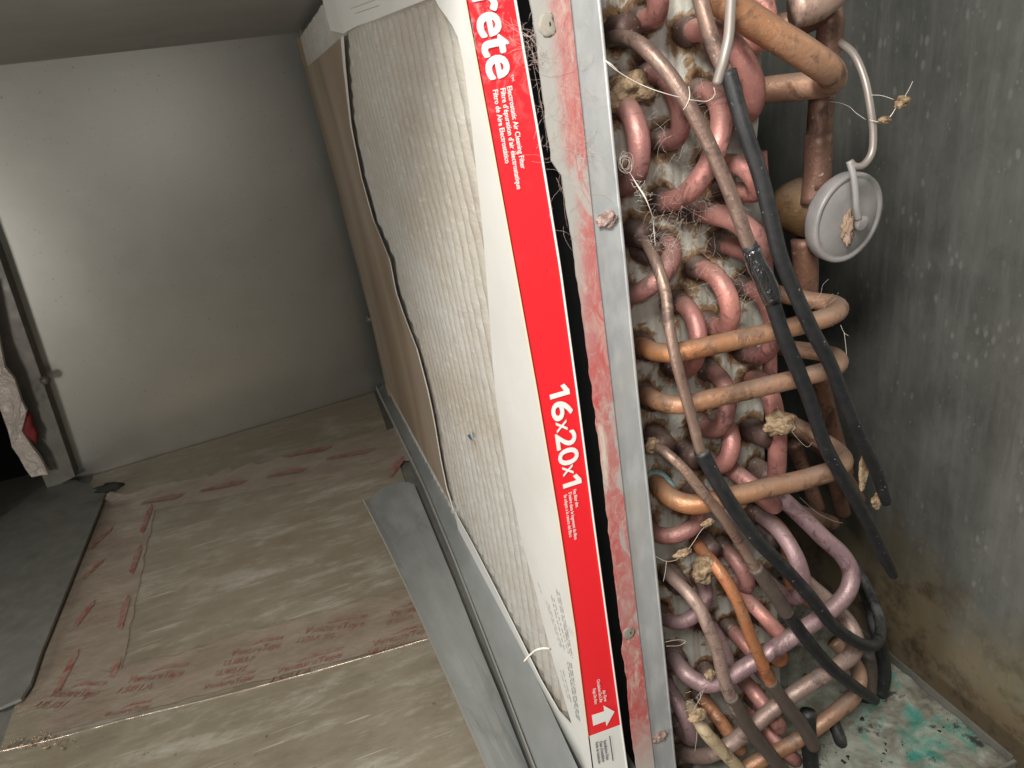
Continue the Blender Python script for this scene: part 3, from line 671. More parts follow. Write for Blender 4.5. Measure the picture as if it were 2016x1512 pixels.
# small print on the near flange, too fine to read: rows of short grey dashes
def small_print(rows, mat, h=0.0011):
    vs, fs = [], []
    for (a, b) in rows:
        A = atf(*a, -0.0005); B = atf(*b, -0.0005); d = B - A; L = d.length; u = d / L; t = 0.0
        wdir = Vector((0, -1, 0))
        while t < L:
            e = min(L, t + random.uniform(0.0015, 0.006)); k = len(vs)
            P1 = A + u * t; P2 = A + u * e
            for p in (P1, P2): vs.append(p)
            for p in (P2 + wdir * h, P1 + wdir * h): vs.append(p)
            fs.append((k, k + 1, k + 2, k + 3)); t = e + 0.0012
    o = mesh('small_print', vs, fs, mat, filt)
    return o
rows = [((1074 + 5 * i, 1183 - 6 * i + (i % 2) * 12), (1103 + 5 * i - (i % 3), 1275 + 4 * i)) for i in range(6)]
rows += [((1116 + 3.5 * i, 1302 + i), (1134 + 3.2 * i, 1412 + 4 * i)) for i in range(3)] + [((1102, 1318), (1118, 1375)), ((1107, 1318), (1124, 1385)), ((1058, 1146), (1065, 1168))]
small_print(rows, 'grey_ink', 0.0010)
small_print([((922 + 5 * i, 30 + 8 * i), (932 + 5 * i, 80 + 18 * i)) for i in range(2)], 'grey_ink', 0.0008)
# purple stamp on the top flange
small_print([((690, 18), (756, -6)), ((698, 28), (745, 12))], 'grey_ink', 0.005)

# ================================================================== COIL CASING FLANGE
YS = -0.001
fr = thing('coil_casing_flange', 'upright galvanised casing flange beside the filter with a worn red painted strip', 'flange')
pL = [(1030, -90), (1040, 0), (1052, 60), (1062, 150), (1074, 250), (1086, 318), (1104, 350), (1108, 372), (1128, 500), (1149, 650), (1168, 800), (1182, 905), (1195, 1025), (1208, 1130), (1221, 1235), (1226, 1262), (1222, 1275), (1232, 1330), (1241, 1438), (1252, 1512), (1264, 1600)]
PLp = [aty(*q, YS) for q in pL]; PLT = [(p.z, p.x) for p in PLp]
pR = [(1108, -90), (1119, 0), (1147, 262), (1174, 525), (1203, 775), (1231, 1025), (1259, 1270), (1287, 1512), (1298, 1600)]
PRT = [(p.z, p.x) for p in (aty(*q, YS) for q in pR)]
gR = [(1170, -90), (1180, 0), (1205, 262), (1230, 510), (1255, 775), (1280, 1010), (1305, 1260), (1330, 1512), (1340, 1600)]
GRT = [(p.z, p.x) for p in (aty(*q, YS) for q in gR)]
zst = [-0.30 + (0.25 + 0.30) * i / 160 for i in range(161)]
def strip(name, TA, TB, yo, th, mat, sub, jag=0.0):
    A = [Vector((interp(TA, z) + jag * noise.noise(Vector((z * 140, 1, 2))), YS + yo, z)) for z in zst]; B = [Vector((interp(TB, z), YS + yo, z)) for z in zst]
    return ribbon(name, A, B, Vector((0, th, 0)), mat, fr, sub)
ps = strip('painted_strip', PLT, PRT, -0.0016, 0.0012, 'paint', 6, 0.0008)
ps['label'] = 'flaking red painted strip'
at_ = ps.data.attributes.new('left', 'FLOAT', 'POINT')
for i, v in enumerate(ps.data.vertices):
    a = interp(PLT, v.co.z); b = interp(PRT, v.co.z); at_.data[i].value = 1 - min(1, max(0, (v.co.x - a) / (b - a)))
strip('galvanised_strip', [(z, x - 0.004) for z, x in PRT], GRT, 0.0, 0.0015, 'strip', 2)
tube('strip_edge', [(interp(GRT, z), YS + 0.0007, z, 0.0010) for z in zst[::8]], 'strip', fr, 8, 0.1)
ribbon('return_flange', [Vector((interp(GRT, z) - 0.0008, YS + 0.002, z)) for z in zst[::8]], [Vector((interp(GRT, z) - 0.0008, YS + 0.050, z)) for z in zst[::8]], Vector((-0.0012, 0, 0)), 'strip', fr, 1)
MT['boss'] = galvanised('dusty_screw_boss', (0.24, 0.22, 0.18), (0.33, 0.30, 0.25), (0.16, 0.12, 0.09), 0.1, 0.7)
def screw(px, py, r):
    c = aty(px, py, YS - 0.0018); o = lump('screw', c, r, 'boss', fr, (1, 0.14, 1.15), 0.3, 1.3)
    lump('screw_hole', c + Vector((r * .25, -r * .14, r * .1)), r * 0.16, 'darkdirt', o, (0.6, 0.5, 1.6), 0.3)
screw(1078, 50, 0.0036); screw(1238, 1247, 0.0038)
for px, py, r in ((1193, 432, 0.0042), (1300, 1450, 0.0045)):
    o = lump('dirt_clump', aty(px, py, YS - 0.001), r, 'lint', None, (1.1, 0.35, 0.8), 0.5, 1.4, 4)
    tag(o, 'pinkish lint clump stuck ' + ('high' if py < 900 else 'low') + ' on the galvanised casing flange', 'dirt')
cz = box('gap_shade_sheet', (0.012, 0.035, -0.34), (0.062, 0.045, 0.30), 'black', fr); cz.name = 'gap_shade'  # black sheet put in for the shade between filter and flange

# ================================================================== EVAPORATOR COIL
YP = 0.045
coil = thing('evaporator_coil', 'corroded copper tube cooling coil with rusty end plate and tangled distributor lines', 'coil')
UB = [ # base 1, base 2 (pixels on the end plate), straight leg, material
    ((1258, 42), (1225, -55), 0.012, 'pink'), ((1350, 64), (1425, 228), 0.012, 'pink'), ((1270, 150), (1298, 276), 0.010, 'pink'), ((1372, 182), (1298, 394), 0.006, 'pink'),
    ((1200, 205), (1210, 362), 0.009, 'pink'), ((1392, 318), (1420, 372), 0.026, 'pink'), ((1366, 414), (1418, 478), 0.030, 'pink'), ((1303, 478), (1222, 575), 0.004, 'pink'),
    ((1370, 526), (1388, 634), 0.011, 'pink'), ((1330, 592), (1322, 718), 0.006, 'pink'), ((1462, 562), (1462, 690), 0.008, 'pink'), ((1392, 726), (1372, 832), 0.008, 'pink'),
    ((1412, 826), (1388, 905), 0.006, 'pink'), ((1424, 912), (1480, 965), 0.014, 'pink'), ((1268, 1030), (1352, 985), 0.008, 'pink'), ((1484, 1004), (1495, 1130), 0.018, 'mauve'),
    ((1418, 1072), (1440, 1130), 0.008, 'pink'), ((1372, 1132), (1300, 1205), 0.004, 'mauve'), ((1438, 1148), (1490, 1208), 0.020, 'pink'), ((1385, 1220), (1385, 1318), 0.006, 'mauve'),
    ((1432, 1230), (1470, 1290), 0.012, 'pink'), ((1440, 1312), (1480, 1372), 0.018, 'pink'), ((1374, 1362), (1420, 1430), 0.008, 'fire'), ((1470, 1390), (1520, 1440), 0.014, 'pink'),
    ((1300, 1330), (1330, 1420), 0.004, 'mauve'), ((1420, 1470), (1460, 1530), 0.010, 'pink'), ((1440, -10), (1455, 90), 0.012, 'pink')]
SOCK = [(1245, 456), (1286, 857), (1346, 884), (1360, 962), (1380, 1062), (1316, 1128), (1209, 64), (1474, 745), (1474, 845), (1486, 920), (1254, 677), (1265, 775), (1296, 945), (1322, 1282), (1340, 1470), (1262, 480), (1500, 1040), (1520, 1140)]
holes = [aty(*q, YP) for u in UB for q in u[:2]] + [aty(*q, YP) for q in SOCK]
# end plate with a rust field around the holes and drips below them
x0, x1, z0, z1 = 0.050, None, -0.32, 0.26
pe = [(1500, -60), (1498, 150), (1490, 300), (1508, 560), (1500, 720), (1504, 900), (1512, 1000), (1530, 1200), (1540, 1512)]
PET = [(p.z, p.x) for p in (aty(*q, YP) for q in pe)]
nx, nz_ = 90, 300
vs, fcs, rust = [], [], []
for j in range(nz_ + 1):
    z = z0 + (z1 - z0) * j / nz_; xe = interp(PET, z)
    for i in range(nx + 1):
        x = x0 + (xe - x0) * i / nx
        y = YP + 0.0010 * math.sin(x * 420) ** 3 + 0.0006 * noise.noise(Vector((x * 60, z * 60, 0)))
        vs.append((x, y, z)); r = 0.0
        for h in holes:
            dx = x - h.x; dz = z - h.z
            if abs(dx) > 0.03 or abs(dz) > 0.06: continue
            d2 = dx * dx + dz * dz
            r = max(r, 1.25 * math.exp(-d2 / 0.00018))
            if dz < 0: r = max(r, 0.85 * math.exp(-(dx / 0.0055) ** 2) * math.exp(dz / 0.05))
        rust.append(r)
for j in range(nz_):
    for i in range(nx):
        a = j * (nx + 1) + i; fcs.append((a, a + 1, a + nx + 2, a + nx + 1))
plate = mesh('end_plate', vs, fcs, 'plate', coil, True)
ra = plate.data.attributes.new('rust', 'FLOAT', 'POINT'); ra.data.foreach_set('value', rust)
plate['label'] = 'rust streaked grey end plate'
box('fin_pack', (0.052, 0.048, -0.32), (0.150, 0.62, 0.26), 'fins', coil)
Yd = Vector((0, -1, 0))
def collar(p, parent, r, mat='collar', L=0.0080):
    pts = [(p.x, p.y + 0.002, p.z, r * 1.34), (p.x, p.y - 0.002, p.z, r * 1.30), (p.x, p.y - L * 0.7, p.z, r * 1.22), (p.x, p.y - L, p.z, r * 1.10)]
    return tube('collar', pts, mat, parent, 16, 0.10, 0.0018)
for (a, b, leg, mat) in UB:
    p1, p2 = aty(*a, YP), aty(*b, YP); d = p2 - p1; Rr = d.length / 2; r = 0.0050 * random.uniform(0.95, 1.10)
    arc = min(Rr, 0.030)
    pts = [p1 + Vector((0, 0.002, 0)), p1 + Yd * leg * 0.5, p1 + Yd * leg]
    for i in range(1, 10):
        t = math.pi * i / 10; pts.append(p1.lerp(p2, (1 - math.cos(t)) / 2) + Yd * (leg + arc * math.sin(t)))
    pts += [p2 + Yd * leg, p2 + Yd * leg * 0.5, p2 + Vector((0, 0.002, 0))]
    o = tube('return_bend', [(p.x, p.y, p.z, r) for p in pts], mat, coil, 18, 0.04)
    collar(p1, o, r); collar(p2, o, r)
def stub(q, mat='collar', L=0.016):
    p = aty(*q, YP); o = tube('tube_stub', [(p.x, p.y + 0.002, p.z, 0.0074), (p.x, p.y - L * 0.6, p.z, 0.0070), (p.x, p.y - L, p.z, 0.0062)], mat, coil, 16, 0.12)
    return o
for q in ((1245, 456), (1286, 857), (1346, 884), (1360, 962), (1380, 1062), (1316, 1128), (1209, 64), (1486, 920), (1262, 490), (1500, 1040)): stub(q)
def ptube(name, pts, r, mat, parent=coil, n=16, wob=0.03):
    """pts: (pixel x, pixel y, world depth y[, radius])"""
    P = []
    for q in pts:
        v = aty(q[0], q[1], q[2]); P.append((v.x, v.y, v.z, q[3] if len(q) > 3 else r))
    return tube(name, P, mat, parent, n, wob)
# --- crossover tubes
RX = 0.0051
X = []
X.append((ptube('crossover_tube', [(1370, -60, .000), (1412, -8, -.004), (1480, 40, -.008), (1560, 90, -.012), (1612, 124, -.012), (1634, 142, -.008), (1637, 158, .004), (1618, 165, .016), (1570, 171, .026), (1500, 178, .04)], 0.0066, 'orange')))
x2 = ptube('crossover_tube', [(1254, 677, .047), (1270, 684, .030), (1292, 693, .016), (1328, 694, .006), (1380, 684, .002), (1500, 658, -.002), (1590, 636, -.004), (1636, 622, -.002), (1652, 608, .008), (1640, 598, .020), (1600, 592, .032), (1550, 582, .045), (1500, 570, .06)], RX, 'orange')
x3 = ptube('crossover_tube', [(1265, 775, .047), (1278, 781, .030), (1300, 792, .016), (1338, 797, .006), (1390, 787, .002), (1500, 762, -.002), (1590, 740, -.004), (1638, 726, -.002), (1652, 712, .008), (1640, 700, .020), (1600, 692, .032), (1540, 684, .05)], RX, 'orange')
x4 = ptube('crossover_tube', [(1290, 945, .047), (1302, 962, .028), (1328, 984, .014), (1365, 993, .006), (1410, 985, .002), (1500, 963, -.002), (1590, 942, -.004), (1640, 926, -.002), (1660, 908, .008), (1645, 886, .022), (1600, 858, .036), (1540, 826, .055)], 0.0058, 'orange')
x5 = ptube('crossover_tube', [(1318, 1278, .047), (1332, 1302, .030), (1352, 1328, .018), (1385, 1346, .010), (1420, 1341, .004), (1470, 1312, .000), (1560, 1253, -.004), (1640, 1197, -.004), (1668, 1165, -.002), (1676, 1130, .002), (1660, 1096, .008), (1620, 1058, .016), (1560, 1000, .030), (1500, 950, .045)], 0.0056, 'mauve')
x6 = ptube('crossover_tube', [(1330, 1478, .047), (1355, 1486, .030), (1395, 1486, .014), (1440, 1463, .006), (1540, 1382, .000), (1640, 1316, -.002), (1676, 1290, .000), (1686, 1262, .008), (1672, 1228, .018), (1640, 1192, .028), (1590, 1148, .038), (1540, 1100, .050)], 0.0055, 'tan')
x7 = ptube('crossover_tube', [(1440, 1530, .012), (1490, 1500, .010), (1580, 1450, .008), (1645, 1402, .008), (1682, 1368, .012), (1692, 1330, .020), (1675, 1296, .034), (1640, 1260, .046)], 0.0056, 'orange')
for o, q, mm in ((x2, (1254, 677), 'collar'), (x3, (1265, 775), 'collar'), (x4, (1290, 945), 'teal'), (x5, (1318, 1278), 'collar'), (x6, (1330, 1478), 'collar')):
    collar(aty(*q, YP), o, 0.0056, mm, 0.014)
x4['label'] = 'orange crossover tube with green corroded socket'
# dusty plates of residue on the first two crossovers
# --- headers and deeper pipes
hp = ptube('header_pipe', [(1532, 55, .045), (1580, 42, .040), (1612, 28, .036), (1634, 30, .034), (1634, 60, .034), (1628, 110, .034), (1620, 170, .034), (1614, 250, .034), (1608, 330, .034), (1600, 400, .034)], 0.0066, 'brown')
ptube('coupling', [(1612, 262, .034, .0074), (1611, 300, .034, .0074), (1609, 345, .034, .0074), (1607, 372, .034, .0074)], 0.0074, 'brown', hp)
ptube('header_pipe', [(1560, 20, .02), (1610, 4, .016), (1650, -30, .014)], 0.0085, 'tan')
ptube('header_pipe', [(1582, 470, .045), (1586, 530, .045), (1584, 600, .05)], 0.0072, 'brown')
v1 = ptube('manifold_tube', [(1478, 745, .046), (1500, 752, .030), (1514, 772, .024), (1524, 810, .022), (1530, 860, .022), (1530, 910, .024), (1526, 960, .028)], 0.0056, 'pink')
ptube('branch', [(1474, 845, .046), (1495, 852, .030), (1520, 862, .024)], 0.0075, 'collar', v1)
ptube('manifold_tube', [(1490, 300, .06), (1498, 420, .06), (1505, 560, .06), (1512, 700, .06), (1512, 800, .06)], 0.0056, 'pink')
ptube('manifold_tube', [(1490, 1015, .05), (1520, 1030, .04), (1550, 1070, .036), (1556, 1120, .036), (1562, 1150, .036), (1620, 1200, .040)], 0.0056, 'fire')
for a in ([(1590, 740, .07), (1612, 820, .07), (1640, 930, .07), (1660, 1010, .075)], [(1612, 740, .06), (1628, 800, .06), (1648, 875, .06), (1665, 930, .065)], [(1555, 838, .05), (1600, 868, .05), (1640, 905, .055), (1690, 985, .06)], [(1560, 870, .07), (1580, 920, .07), (1610, 1000, .075)], [(1530, 970, .06), (1560, 1000, .06), (1640, 1030, .07)]):
    ptube('liquid_line', a, 0.0055, 'brown')
ptube('tube_stub', [(1505, 1285, .03), (1525, 1292, .018), (1534, 1294, .012), (1537, 1295, .010, .004)], 0.0066, 'fire')
# --- distributor (capillary) lines with their sleeves
RC, RS = 0.0031, 0.0040
c1 = ptube('distributor_tube', [(1193, 82, .047), (1212, 74, .030), (1240, 77, .016), (1266, 92, .006), (1306, 133, -.002), (1346, 190, -.008), (1393, 279, -.012), (1436, 376, -.015), (1474, 482, -.018), (1500, 545, -.020)], 0.0033, 'dull')
ptube('sleeve', [(1474, 482, -.018, .0038), (1498, 540, -.020, .0042), (1520, 595, -.021), (1540, 655, -.022), (1565, 714, -.023), (1594, 787, -.023), (1622, 872, -.023), (1658, 940, -.022), (1700, 1012, -.019), (1740, 1095, -.014), (1759, 1132, -.011, .0030)], 0.0037, 'rubber', c1)
ptube('tape_wrap', [(1478, 490, -.018, .0044), (1496, 534, -.020, .0052), (1510, 570, -.021, .0050), (1518, 592, -.021, .0045)], 0.005, 'wrap', c1, 16, 0.35)
c2 = ptube('distributor_tube', [(1372, -30, -.006), (1380, 2, -.008), (1394, 54, -.011), (1414, 110, -.014), (1430, 145, -.016)], 0.0033, 'dull')
ptube('sleeve', [(1433, 140, -.017), (1462, 243, -.022), (1497, 347, -.026), (1520, 440, -.028), (1536, 504, -.029), (1566, 579, -.030), (1598, 648, -.030), (1632, 712, -.029), (1660, 782, -.028), (1692, 858, -.026), (1724, 925, -.022), (1745, 988, -.018, .0030)], 0.0035, 'rubber', c2)
c2b = ptube('sensor_lead', [(1440, -30, -.018), (1438, 20, -.018), (1434, 75, -.018), (1424, 120, -.018), (1412, 165, -.016)], 0.0022, 'greywire')
c3 = ptube('distributor_tube', [(1262, 468, .040), (1275, 484, .022), (1293, 520, .008), (1311, 580, .000), (1317, 640, -.006), (1329, 700, -.010), (1344, 760, -.012), (1364, 830, -.014), (1380, 888, -.015), (1390, 905, -.015)], 0.0028, 'dull')
ptube('sleeve', [(1380, 888, -.015), (1414, 952, -.017), (1453, 1012, -.018), (1494, 1066, -.019), (1542, 1116, -.019), (1600, 1180, -.018), (1637, 1228, -.017), (1678, 1259, -.015), (1712, 1272, -.010), (1731, 1258, .000), (1733, 1225, .012), (1722, 1190, .024), (1704, 1150, .040), (1680, 1110, .055)], 0.0039, 'rubber', c3)
c4 = ptube('distributor_tube', [(1276, 868, .040), (1288, 878, .024), (1312, 892, .008), (1344, 921, .000), (1380, 965, -.006), (1414, 1007, -.010), (1448, 1056, -.012), (1487, 1117, -.014), (1500, 1132, -.014)], 0.0029, 'dull')
ptube('worn_sleeve', [(1487, 1117, -.014, .0040), (1518, 1160, -.014), (1550, 1208, -.013)], 0.0044, 'rubber2', c4)
ptube('sleeve', [(1549, 1206, -.013), (1592, 1264, -.012), (1637, 1315, -.010), (1682, 1351, -.006), (1722, 1378, .000, .0036)], 0.0041, 'rubber', c4)
c5 = ptube('distributor_tube', [(1372, 1068, .040), (1382, 1084, .022), (1408, 1113, .008), (1433, 1149, .000), (1456, 1194, -.006), (1477, 1252, -.009), (1498, 1301, -.011), (1519, 1346, -.012), (1550, 1391, -.012)], 0.0038, 'fire')
ptube('worn_sleeve', [(1516, 1340, -.012, .0042), (1550, 1391, -.012), (1578, 1426, -.011), (1602, 1468, -.009, .0050)], 0.0046, 'rubber2', c5)
c6 = ptube('distributor_tube', [(1312, 1124, .040), (1322, 1136, .022), (1352, 1165, .008), (1376, 1195, .000), (1394, 1234, -.006), (1412, 1278, -.009), (1424, 1331, -.011), (1441, 1378, -.012), (1474, 1432, -.012), (1500, 1466, -.012)], 0.0040, 'tan')
ptube('worn_sleeve', [(1438, 1370, -.012, .0044), (1474, 1432, -.012), (1518, 1488, -.011), (1560, 1540, -.010)], 0.0046, 'rubber2', c6)
c7 = ptube('distributor_tube', [(1358, 1388, .020), (1366, 1402, .008), (1385, 1436, -.004), (1418, 1474, -.008), (1455, 1514, -.010), (1475, 1540, -.010)], 0.0042, 'cream')
ptube('black_cable', [(1700, 1150, .05), (1716, 1200, .045), (1724, 1240, .035), (1737, 1290, .030), (1741, 1330, .028), (1735, 1366, .028)], 0.0050, 'rubber')
ptube('black_cable', [(1640, 1420, .02), (1652, 1450, .012), (1660, 1490, .010), (1664, 1530, .010)], 0.0046, 'rubber')
ptube('black_cable', [(1590, 1400, .01), (1592, 1450, .005), (1596, 1500, .002), (1596, 1540, .002)], 0.0055, 'rubber')
gp = ptube('grey_flap', [(1712, 1280, .040), (1708, 1320, .038), (1705, 1370, .036)], 0.0090, 'rubber2'); gp.name = 'grey_sleeve'

# ================================================================== EXPANSION VALVE
val = thing('expansion_valve', 'grey round valve head with thin curled tube on dirty brass body', 'valve')
cdisc = aty(1669, 430, 0.020)
tocam = (CAM - cdisc).normalized(); rgt = (RIGHT * 0.97 + DOWN * 0.24).normalized()
nrm = (tocam * 0.74 + rgt * 0.67).normalized()
def lathe(name, c, ax, prof, mat, parent, n=48):
    u = ax.orthogonal().normalized(); v = ax.cross(u); vs = []; fs = []
    for (r, h) in prof:
        for k in range(n):
            a = 2 * math.pi * k / n; vs.append(c + ax * h + (u * math.cos(a) + v * math.sin(a)) * r)
    for i in range(len(prof) - 1):
        for k in range(n):
            fs.append((i * n + k, i * n + (k + 1) % n, (i + 1) * n + (k + 1) % n, (i + 1) * n + k))
    fs.append(tuple(reversed(range(n)))); fs.append(tuple((len(prof) - 1) * n + k for k in range(n)))
    return mesh(name, vs, fs, mat, parent, True)
RD = 0.0245
lathe('valve_head', cdisc, nrm, [(RD * .55, -.012), (RD * .9, -.009), (RD * .985, -.006), (RD, -.002), (RD * 1.0, .0), (RD * .975, .0016), (RD * .90, .0012), (RD * .86, .0004), (RD * .84, .0008), (RD * .5, .0016), (.002, .0018)], 'valve', val)
pc = cdisc + (RIGHT * 0.006 + DOWN * 0.003)
lathe('centre_plug', cdisc + nrm * .0015 + RIGHT * 0.0058 + DOWN * 0.0022, nrm, [(.0042, -.001), (.0042, .0016), (.0036, .0024), (.001, .0026)], 'valve', val, 20)
lathe('valve_body', cdisc - nrm * 0.012, -nrm, [(.013, -.002), (.0135, .006), (.016, .010), (.016, .026), (.012, .034), (.006, .038)], 'brass', val, 24)
rs = lump('residue', cdisc + nrm * .0014 - RIGHT * .001 + DOWN * 0.005, 0.0042, 'stain', val, (0.9, 0.35, 1.9), 0.7, 2.2, 4)
ptube('capillary', [(1640, 70, .034), (1655, 84, .028), (1680, 106, .018), (1702, 156, .010), (1713, 210, .006), (1719, 264, .004), (1715, 304, .003), (1698, 326, .003), (1681, 327, .004), (1673, 318, .006)], 0.0019, 'greywire', val, 12)
ptube('capillary_tail', [(1672, 317, .004), (1680, 346, .002), (1684, 380, .001), (1686, 410, .0005), (1690, 432, .001)], 0.0017, 'valve', val, 10)

# ================================================================== DRAIN PAN
ZP = -0.298
pan = thing('drain_pan', 'corroded drain pan with green and white crust under the coil', 'pan')
XE = 0.2970
def grid(name, x0, x1, y0, y1, z, nx, ny, mat, parent, amp):
    vs = [(x0 + (x1 - x0) * i / nx, y0 + (y1 - y0) * j / ny, z + amp * noise.fractal(Vector((x0 + (x1 - x0) * i / nx, y0 + (y1 - y0) * j / ny, 0)) * 60, 1, 2, 4)) for j in range(ny + 1) for i in range(nx + 1)]
    fs = [(j * (nx + 1) + i, j * (nx + 1) + i + 1, (j + 1) * (nx + 1) + i + 1, (j + 1) * (nx + 1) + i) for j in range(ny) for i in range(nx)]
    return mesh(name, vs, fs, mat, parent, True)
grid('pan_floor', 0.058, XE - 0.002, -0.052, 0.30, ZP - 0.006, 120, 160, 'pan', pan, 0.0022)
box('pan_rim', (XE - 0.0015, -0.052, ZP - 0.03), (XE, 0.55, ZP + 0.001), 'lip', pan, 0.0004)
box('pan_rim', (0.058, -0.055, ZP - 0.03), (XE, -0.0525, ZP - 0.001), 'lip', pan, 0.0004)
bm = bmesh.new()
for i in range(20):
    cx, cy = random.choice(((1690, 1432), (1715, 1450), (1668, 1480), (1760, 1470), (1840, 1440), (1735, 1505)))
    p = atz(random.gauss(cx, 16), random.gauss(cy, 12), ZP - 0.0055)
    if p.x > XE - 0.006: continue
    bmesh.ops.create_icosphere(bm, subdivisions=1, radius=random.uniform(0.0004, 0.0013), matrix=Matrix.Translation(p) @ Matrix.Diagonal((random.uniform(.7, 1.8), random.uniform(.7, 1.8), .35, 1)))
for v in bm.verts: v.co += Vector((noise.noise(v.co * 700), noise.noise(v.co * 700 + Vector((5, 5, 5))), 0)) * 0.0022
me = bpy.data.meshes.new('crumbs'); bm.to_mesh(me); bm.free()
o = link('crust_crumbs', me, 'darkdirt'); tag(o, 'dark crumbs scattered over the green crust of the drain pan', 'crumbs'); o['kind'] = 'stuff'

# ================================================================== COBWEBS, LINT AND SMALL DIRT
def web(label, strands, mat='web', r=0.00022, name='cobweb', cat='cobweb'):
    vs, fs = [], []
    for st in strands:
        P = [(*aty(q[0], q[1], q[2]), (q[3] if len(q) > 3 else r)) for q in st]
        tube_data([(a, b, c, d * (0.42 if d > 0.0002 else 0.30)) for a, b, c, d in P], 0.0016, 4, 0.0, vs, fs)
    o = mesh(name, vs, fs, mat, None, True); tag(o, label, cat); return o
def fuzz(c, spread, n, ln, ydep, seed=0):
    rng = random.Random(seed); out = []
    for _ in range(n):
        x = c[0] + rng.gauss(0, spread[0]); y = c[1] + rng.gauss(0, spread[1]); a = rng.uniform(0, 6.28); L = rng.uniform(.3, 1.25) * ln
        st = []
        for k in range(4):
            st.append((x, y, ydep + rng.uniform(-.003, .003))); a += rng.uniform(-.55, .55); x += math.cos(a) * L / 3; y += math.sin(a) * L / 3
        out.append(st)
    return out
web('pink lint web stretched from the filter edge to the painted strip', [[(960, 20, -.001), (985, 35, -.002), (1015, 55, -.004), (1045, 75, -.003, .0005), (1060, 95, -.003), (1075, 120, -.003)], [(965, 30, -.001), (1000, 50, -.004), (1040, 72, -.004, .0006), (1056, 66, -.003)], [(1036, 80, .0), (1050, 110, -.004), (1058, 140, -.003), (1080, 150, -.003), (1130, 140, -.003)]] + fuzz((1045, 95), (14, 22), 46, 38, -.003, 1) + fuzz((1010, 60), (22, 16), 14, 40, -.0015, 2), 'webpink', 0.00016)
web('fine lint hairs hanging down the dark gap beside the filter', fuzz((1068, 190), (8, 60), 22, 60, .002, 3) + [[(1050, 130, .0), (1062, 190, .0), (1072, 240, .0), (1078, 300, .001)], [(1095, 350, .0), (1108, 380, .0), (1112, 420, .0), (1118, 450, .002)]], 'webpink', 0.00016)
web('pale dusty web across the red paint of the casing flange', fuzz((1120, 200), (20, 90), 60, 70, -.0032, 4) + fuzz((1135, 330), (14, 70), 26, 60, -.0032, 5), 'webpink', 0.00012)
web('beaded white thread from the casing flange to the top tubes', [[(1190, 118, -.001), (1205, 132, -.004), (1240, 155, -.006), (1275, 172, -.008, .0004), (1310, 184, -.012), (1340, 192, -.014)], [(1190, 118, -.001), (1200, 124, -.003, .0005), (1216, 138, -.004)], [(1355, 196, -.014), (1395, 198, -.016), (1408, 185, -.018), (1405, 172, -.018)], [(1356, 170, -.012), (1358, 190, -.012, .0006), (1350, 210, -.012), (1345, 216, -.012)]], 'web', 0.0003)
rings = []
for k in range(7):
    a0 = k * .9; rings.append([(1232 + (11 + 7 * math.sin(k * 2.1)) * math.cos(a0 + j * .9) + 3 * math.sin(k * 5 + j), 322 + (16 + 6 * math.cos(k * 1.7)) * math.sin(a0 + j * .9) + 3 * math.cos(k * 3 + j * 2), .004 + .002 * math.sin(j)) for j in range(8)])
web('knotted white web cocoon looping out beside the casing flange', rings + [[(1240, 340, .004), (1255, 365, .002, .0009), (1268, 385, 0, .0011), (1276, 402, 0, .0006), (1285, 430, .002), (1288, 460, .004, .0006), (1290, 485, .004)]] + fuzz((1262, 372), (7, 14), 20, 22, .001, 6) + fuzz((1286, 445), (4, 22), 10, 22, .003, 7), 'web', 0.00019)
web('matted tan lint caught among the upper return bends', fuzz((1330, 260), (40, 40), 40, 45, .018, 8) + fuzz((1390, 400), (40, 26), 34, 45, .02, 9) + fuzz((1310, 400), (30, 30), 26, 40, .02, 10) + fuzz((1360, 440), (40, 25), 40, 55, .03, 11), 'web', 0.00011)
web('thin tan lint caught around the middle crossover tubes', fuzz((1310, 480), (20, 16), 40, 35, .012, 12) + fuzz((1470, 570), (20, 22), 36, 30, .02, 13) + fuzz((1415, 540), (20, 20), 24, 40, .02, 14) + fuzz((1600, 600), (40, 10), 16, 40, .0, 15), 'web', 0.00013)
web('loose thread dangling between the ends of two crossover tubes', [[(1655, 640, -.002), (1662, 655, -.002), (1672, 662, -.002)], [(1662, 655, -.002), (1665, 680, -.002), (1667, 700, -.002)]], 'web', 0.00024)
web('sagging thread between the dirt lump and the black sleeve', [[(1530, 800, .01), (1545, 830, .01), (1590, 880, 0), (1600, 870, 0)]], 'web', 0.0002)
web('sagging thread strung in the dark below the orange crossover tube', [[(1575, 980, .0), (1610, 1010, .0), (1640, 1025, .0), (1660, 1030, .0)]], 'web', 0.0002)
web('forked thread holding a pale husk beside the casing flange', [[(1290, 1095, .0), (1312, 1105, .0), (1330, 1103, .0), (1345, 1095, .0)], [(1312, 1105, .0), (1310, 1125, .0), (1306, 1145, .0)], [(1345, 1095, .0), (1365, 1068, .0), (1380, 1045, .0), (1394, 1030, .0)]], 'web', 0.00026)
web('looped pale thread above the mauve crossover tube socket', [[(1310, 1264, .0), (1330, 1260, .0), (1350, 1262, .0), (1340, 1270, .0), (1312, 1272, .0)]], 'web', 0.00026)
web('tangled pale threads on the cream distributor tube', [[(1365, 1398, .0), (1372, 1440, .0), (1368, 1480, .0)], [(1365, 1398, 0), (1378, 1375, 0), (1384, 1362, 0)]] + fuzz((1370, 1385), (8, 12), 10, 24, 0, 16), 'web', 0.00026)
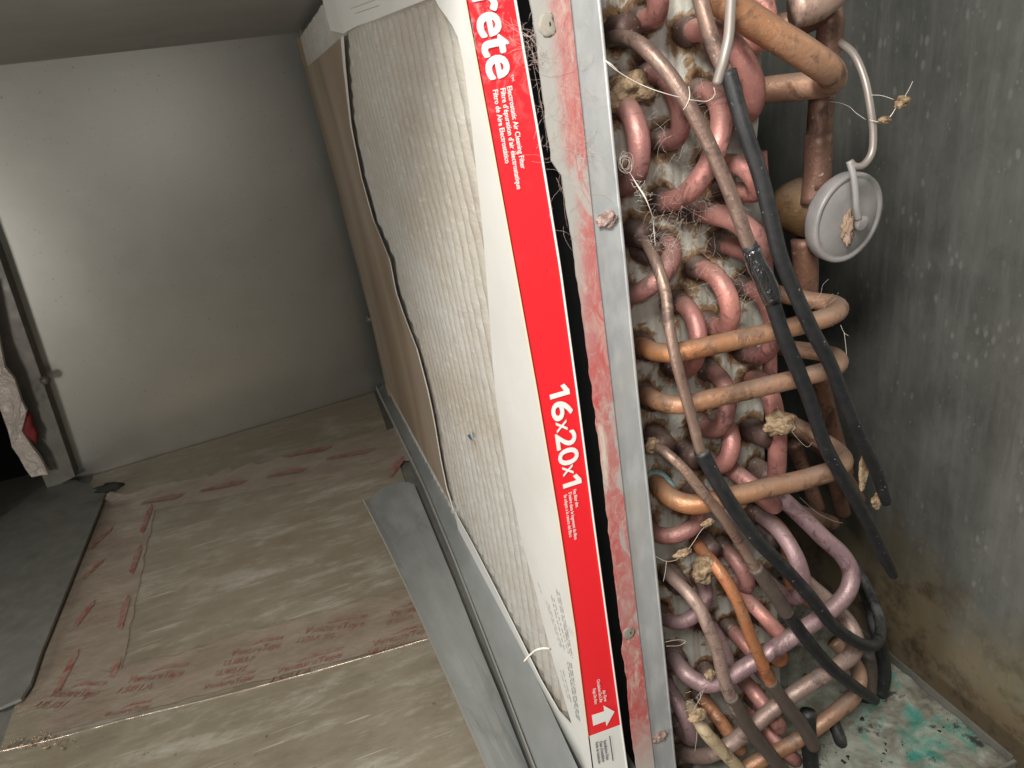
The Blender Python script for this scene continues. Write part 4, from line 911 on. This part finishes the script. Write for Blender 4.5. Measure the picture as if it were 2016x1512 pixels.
web('beaded thread strung between valve tube and hanging insect husk', [[(1634, 200, .02), (1655, 203, .012), (1672, 210, .008), (1685, 222, .006), (1705, 236, .004)], [(1712, 236, .003), (1735, 240, .0, .0006), (1752, 230, -.002, .0008), (1765, 210, -.004), (1775, 198, -.004)], [(1712, 187, .006), (1735, 188, .002), (1760, 196, -.002)], [(1778, 195, -.004), (1790, 175, -.004), (1797, 160, -.004)]], 'web', 0.0003)
o = lump('insect_husk', aty(1777, 200, -.004), 0.0032, 'dirt', None, (1.2, .8, .9), 0.5, 1.3, 4); tag(o, 'curled tan insect husk hanging near the side wall', 'husk')
o = lump('insect_husk', aty(1742, 236, -.001), 0.0024, 'dirt', None, (1.6, .7, .7), 0.5, 1.3, 4); tag(o, 'small tan husk on the thread beside the valve tube', 'husk')
for (px, py, y, r, sq, lb) in ((1533, 836, .012, .0085, (1.2, .7, .8), 'lump of dry tan dirt stuck on the pink upright tube'), (1234, 178, .030, .010, (1.3, .7, .8), 'brown dirt wad tucked behind the flange among upper bends'), (1345, 1090, .000, .0042, (1.3, .6, .6), 'pale tan husk on a thread beside the casing flange'),
                              (1700, 928, -.012, .0040, (.7, .6, 2.6), 'shrivelled brown strip caught on the hanging black sleeve'), (1728, 985, -.012, .0040, (1.0, .6, 1.3), 'brown curled leaf at the tip of the black sleeve'), (1374, 1408, -.010, .0045, (1.3, .7, .8), 'tan dirt bead on the cream distributor tube'),
                              (1398, 1328, -.003, .0036, (1, .6, 1), 'small tan crumb on the mauve crossover tube'), (1283, 877, .02, .0040, (1, .6, 1.2), 'tan crumb at the socket of a distributor tube'), (1394, 1030, .0, .0028, (1.4, .6, .8), 'pale seed on a thread over the pink bend'), (1386, 1122, .012, .0075, (1, .6, 1.2), 'yellow crust flake beside the red distributor tube')):
    o = lump('dirt_clump', aty(px, py, y), r, 'dirt', None, sq, 0.42, 1.25, 4); tag(o, lb, 'dirt')
hr = web('bent straw coloured hair lying across the filter foot', [[(1032, 1302, .01), (1045, 1288, .006), (1060, 1278, .0), (1075, 1276, -.002), (1084, 1278, -.002)]], 'web', 0.0016, 'straw', 'straw')
wi = web('two short wire ends poking from the channel by the filter', [[(866, 942, .40), (872, 938, .39), (878, 936, .39)], [(876, 965, .37), (882, 957, .37), (888, 950, .37)]], 'hem', 0.0009, 'wire', 'wire')
S.cycles.max_bounces = 8
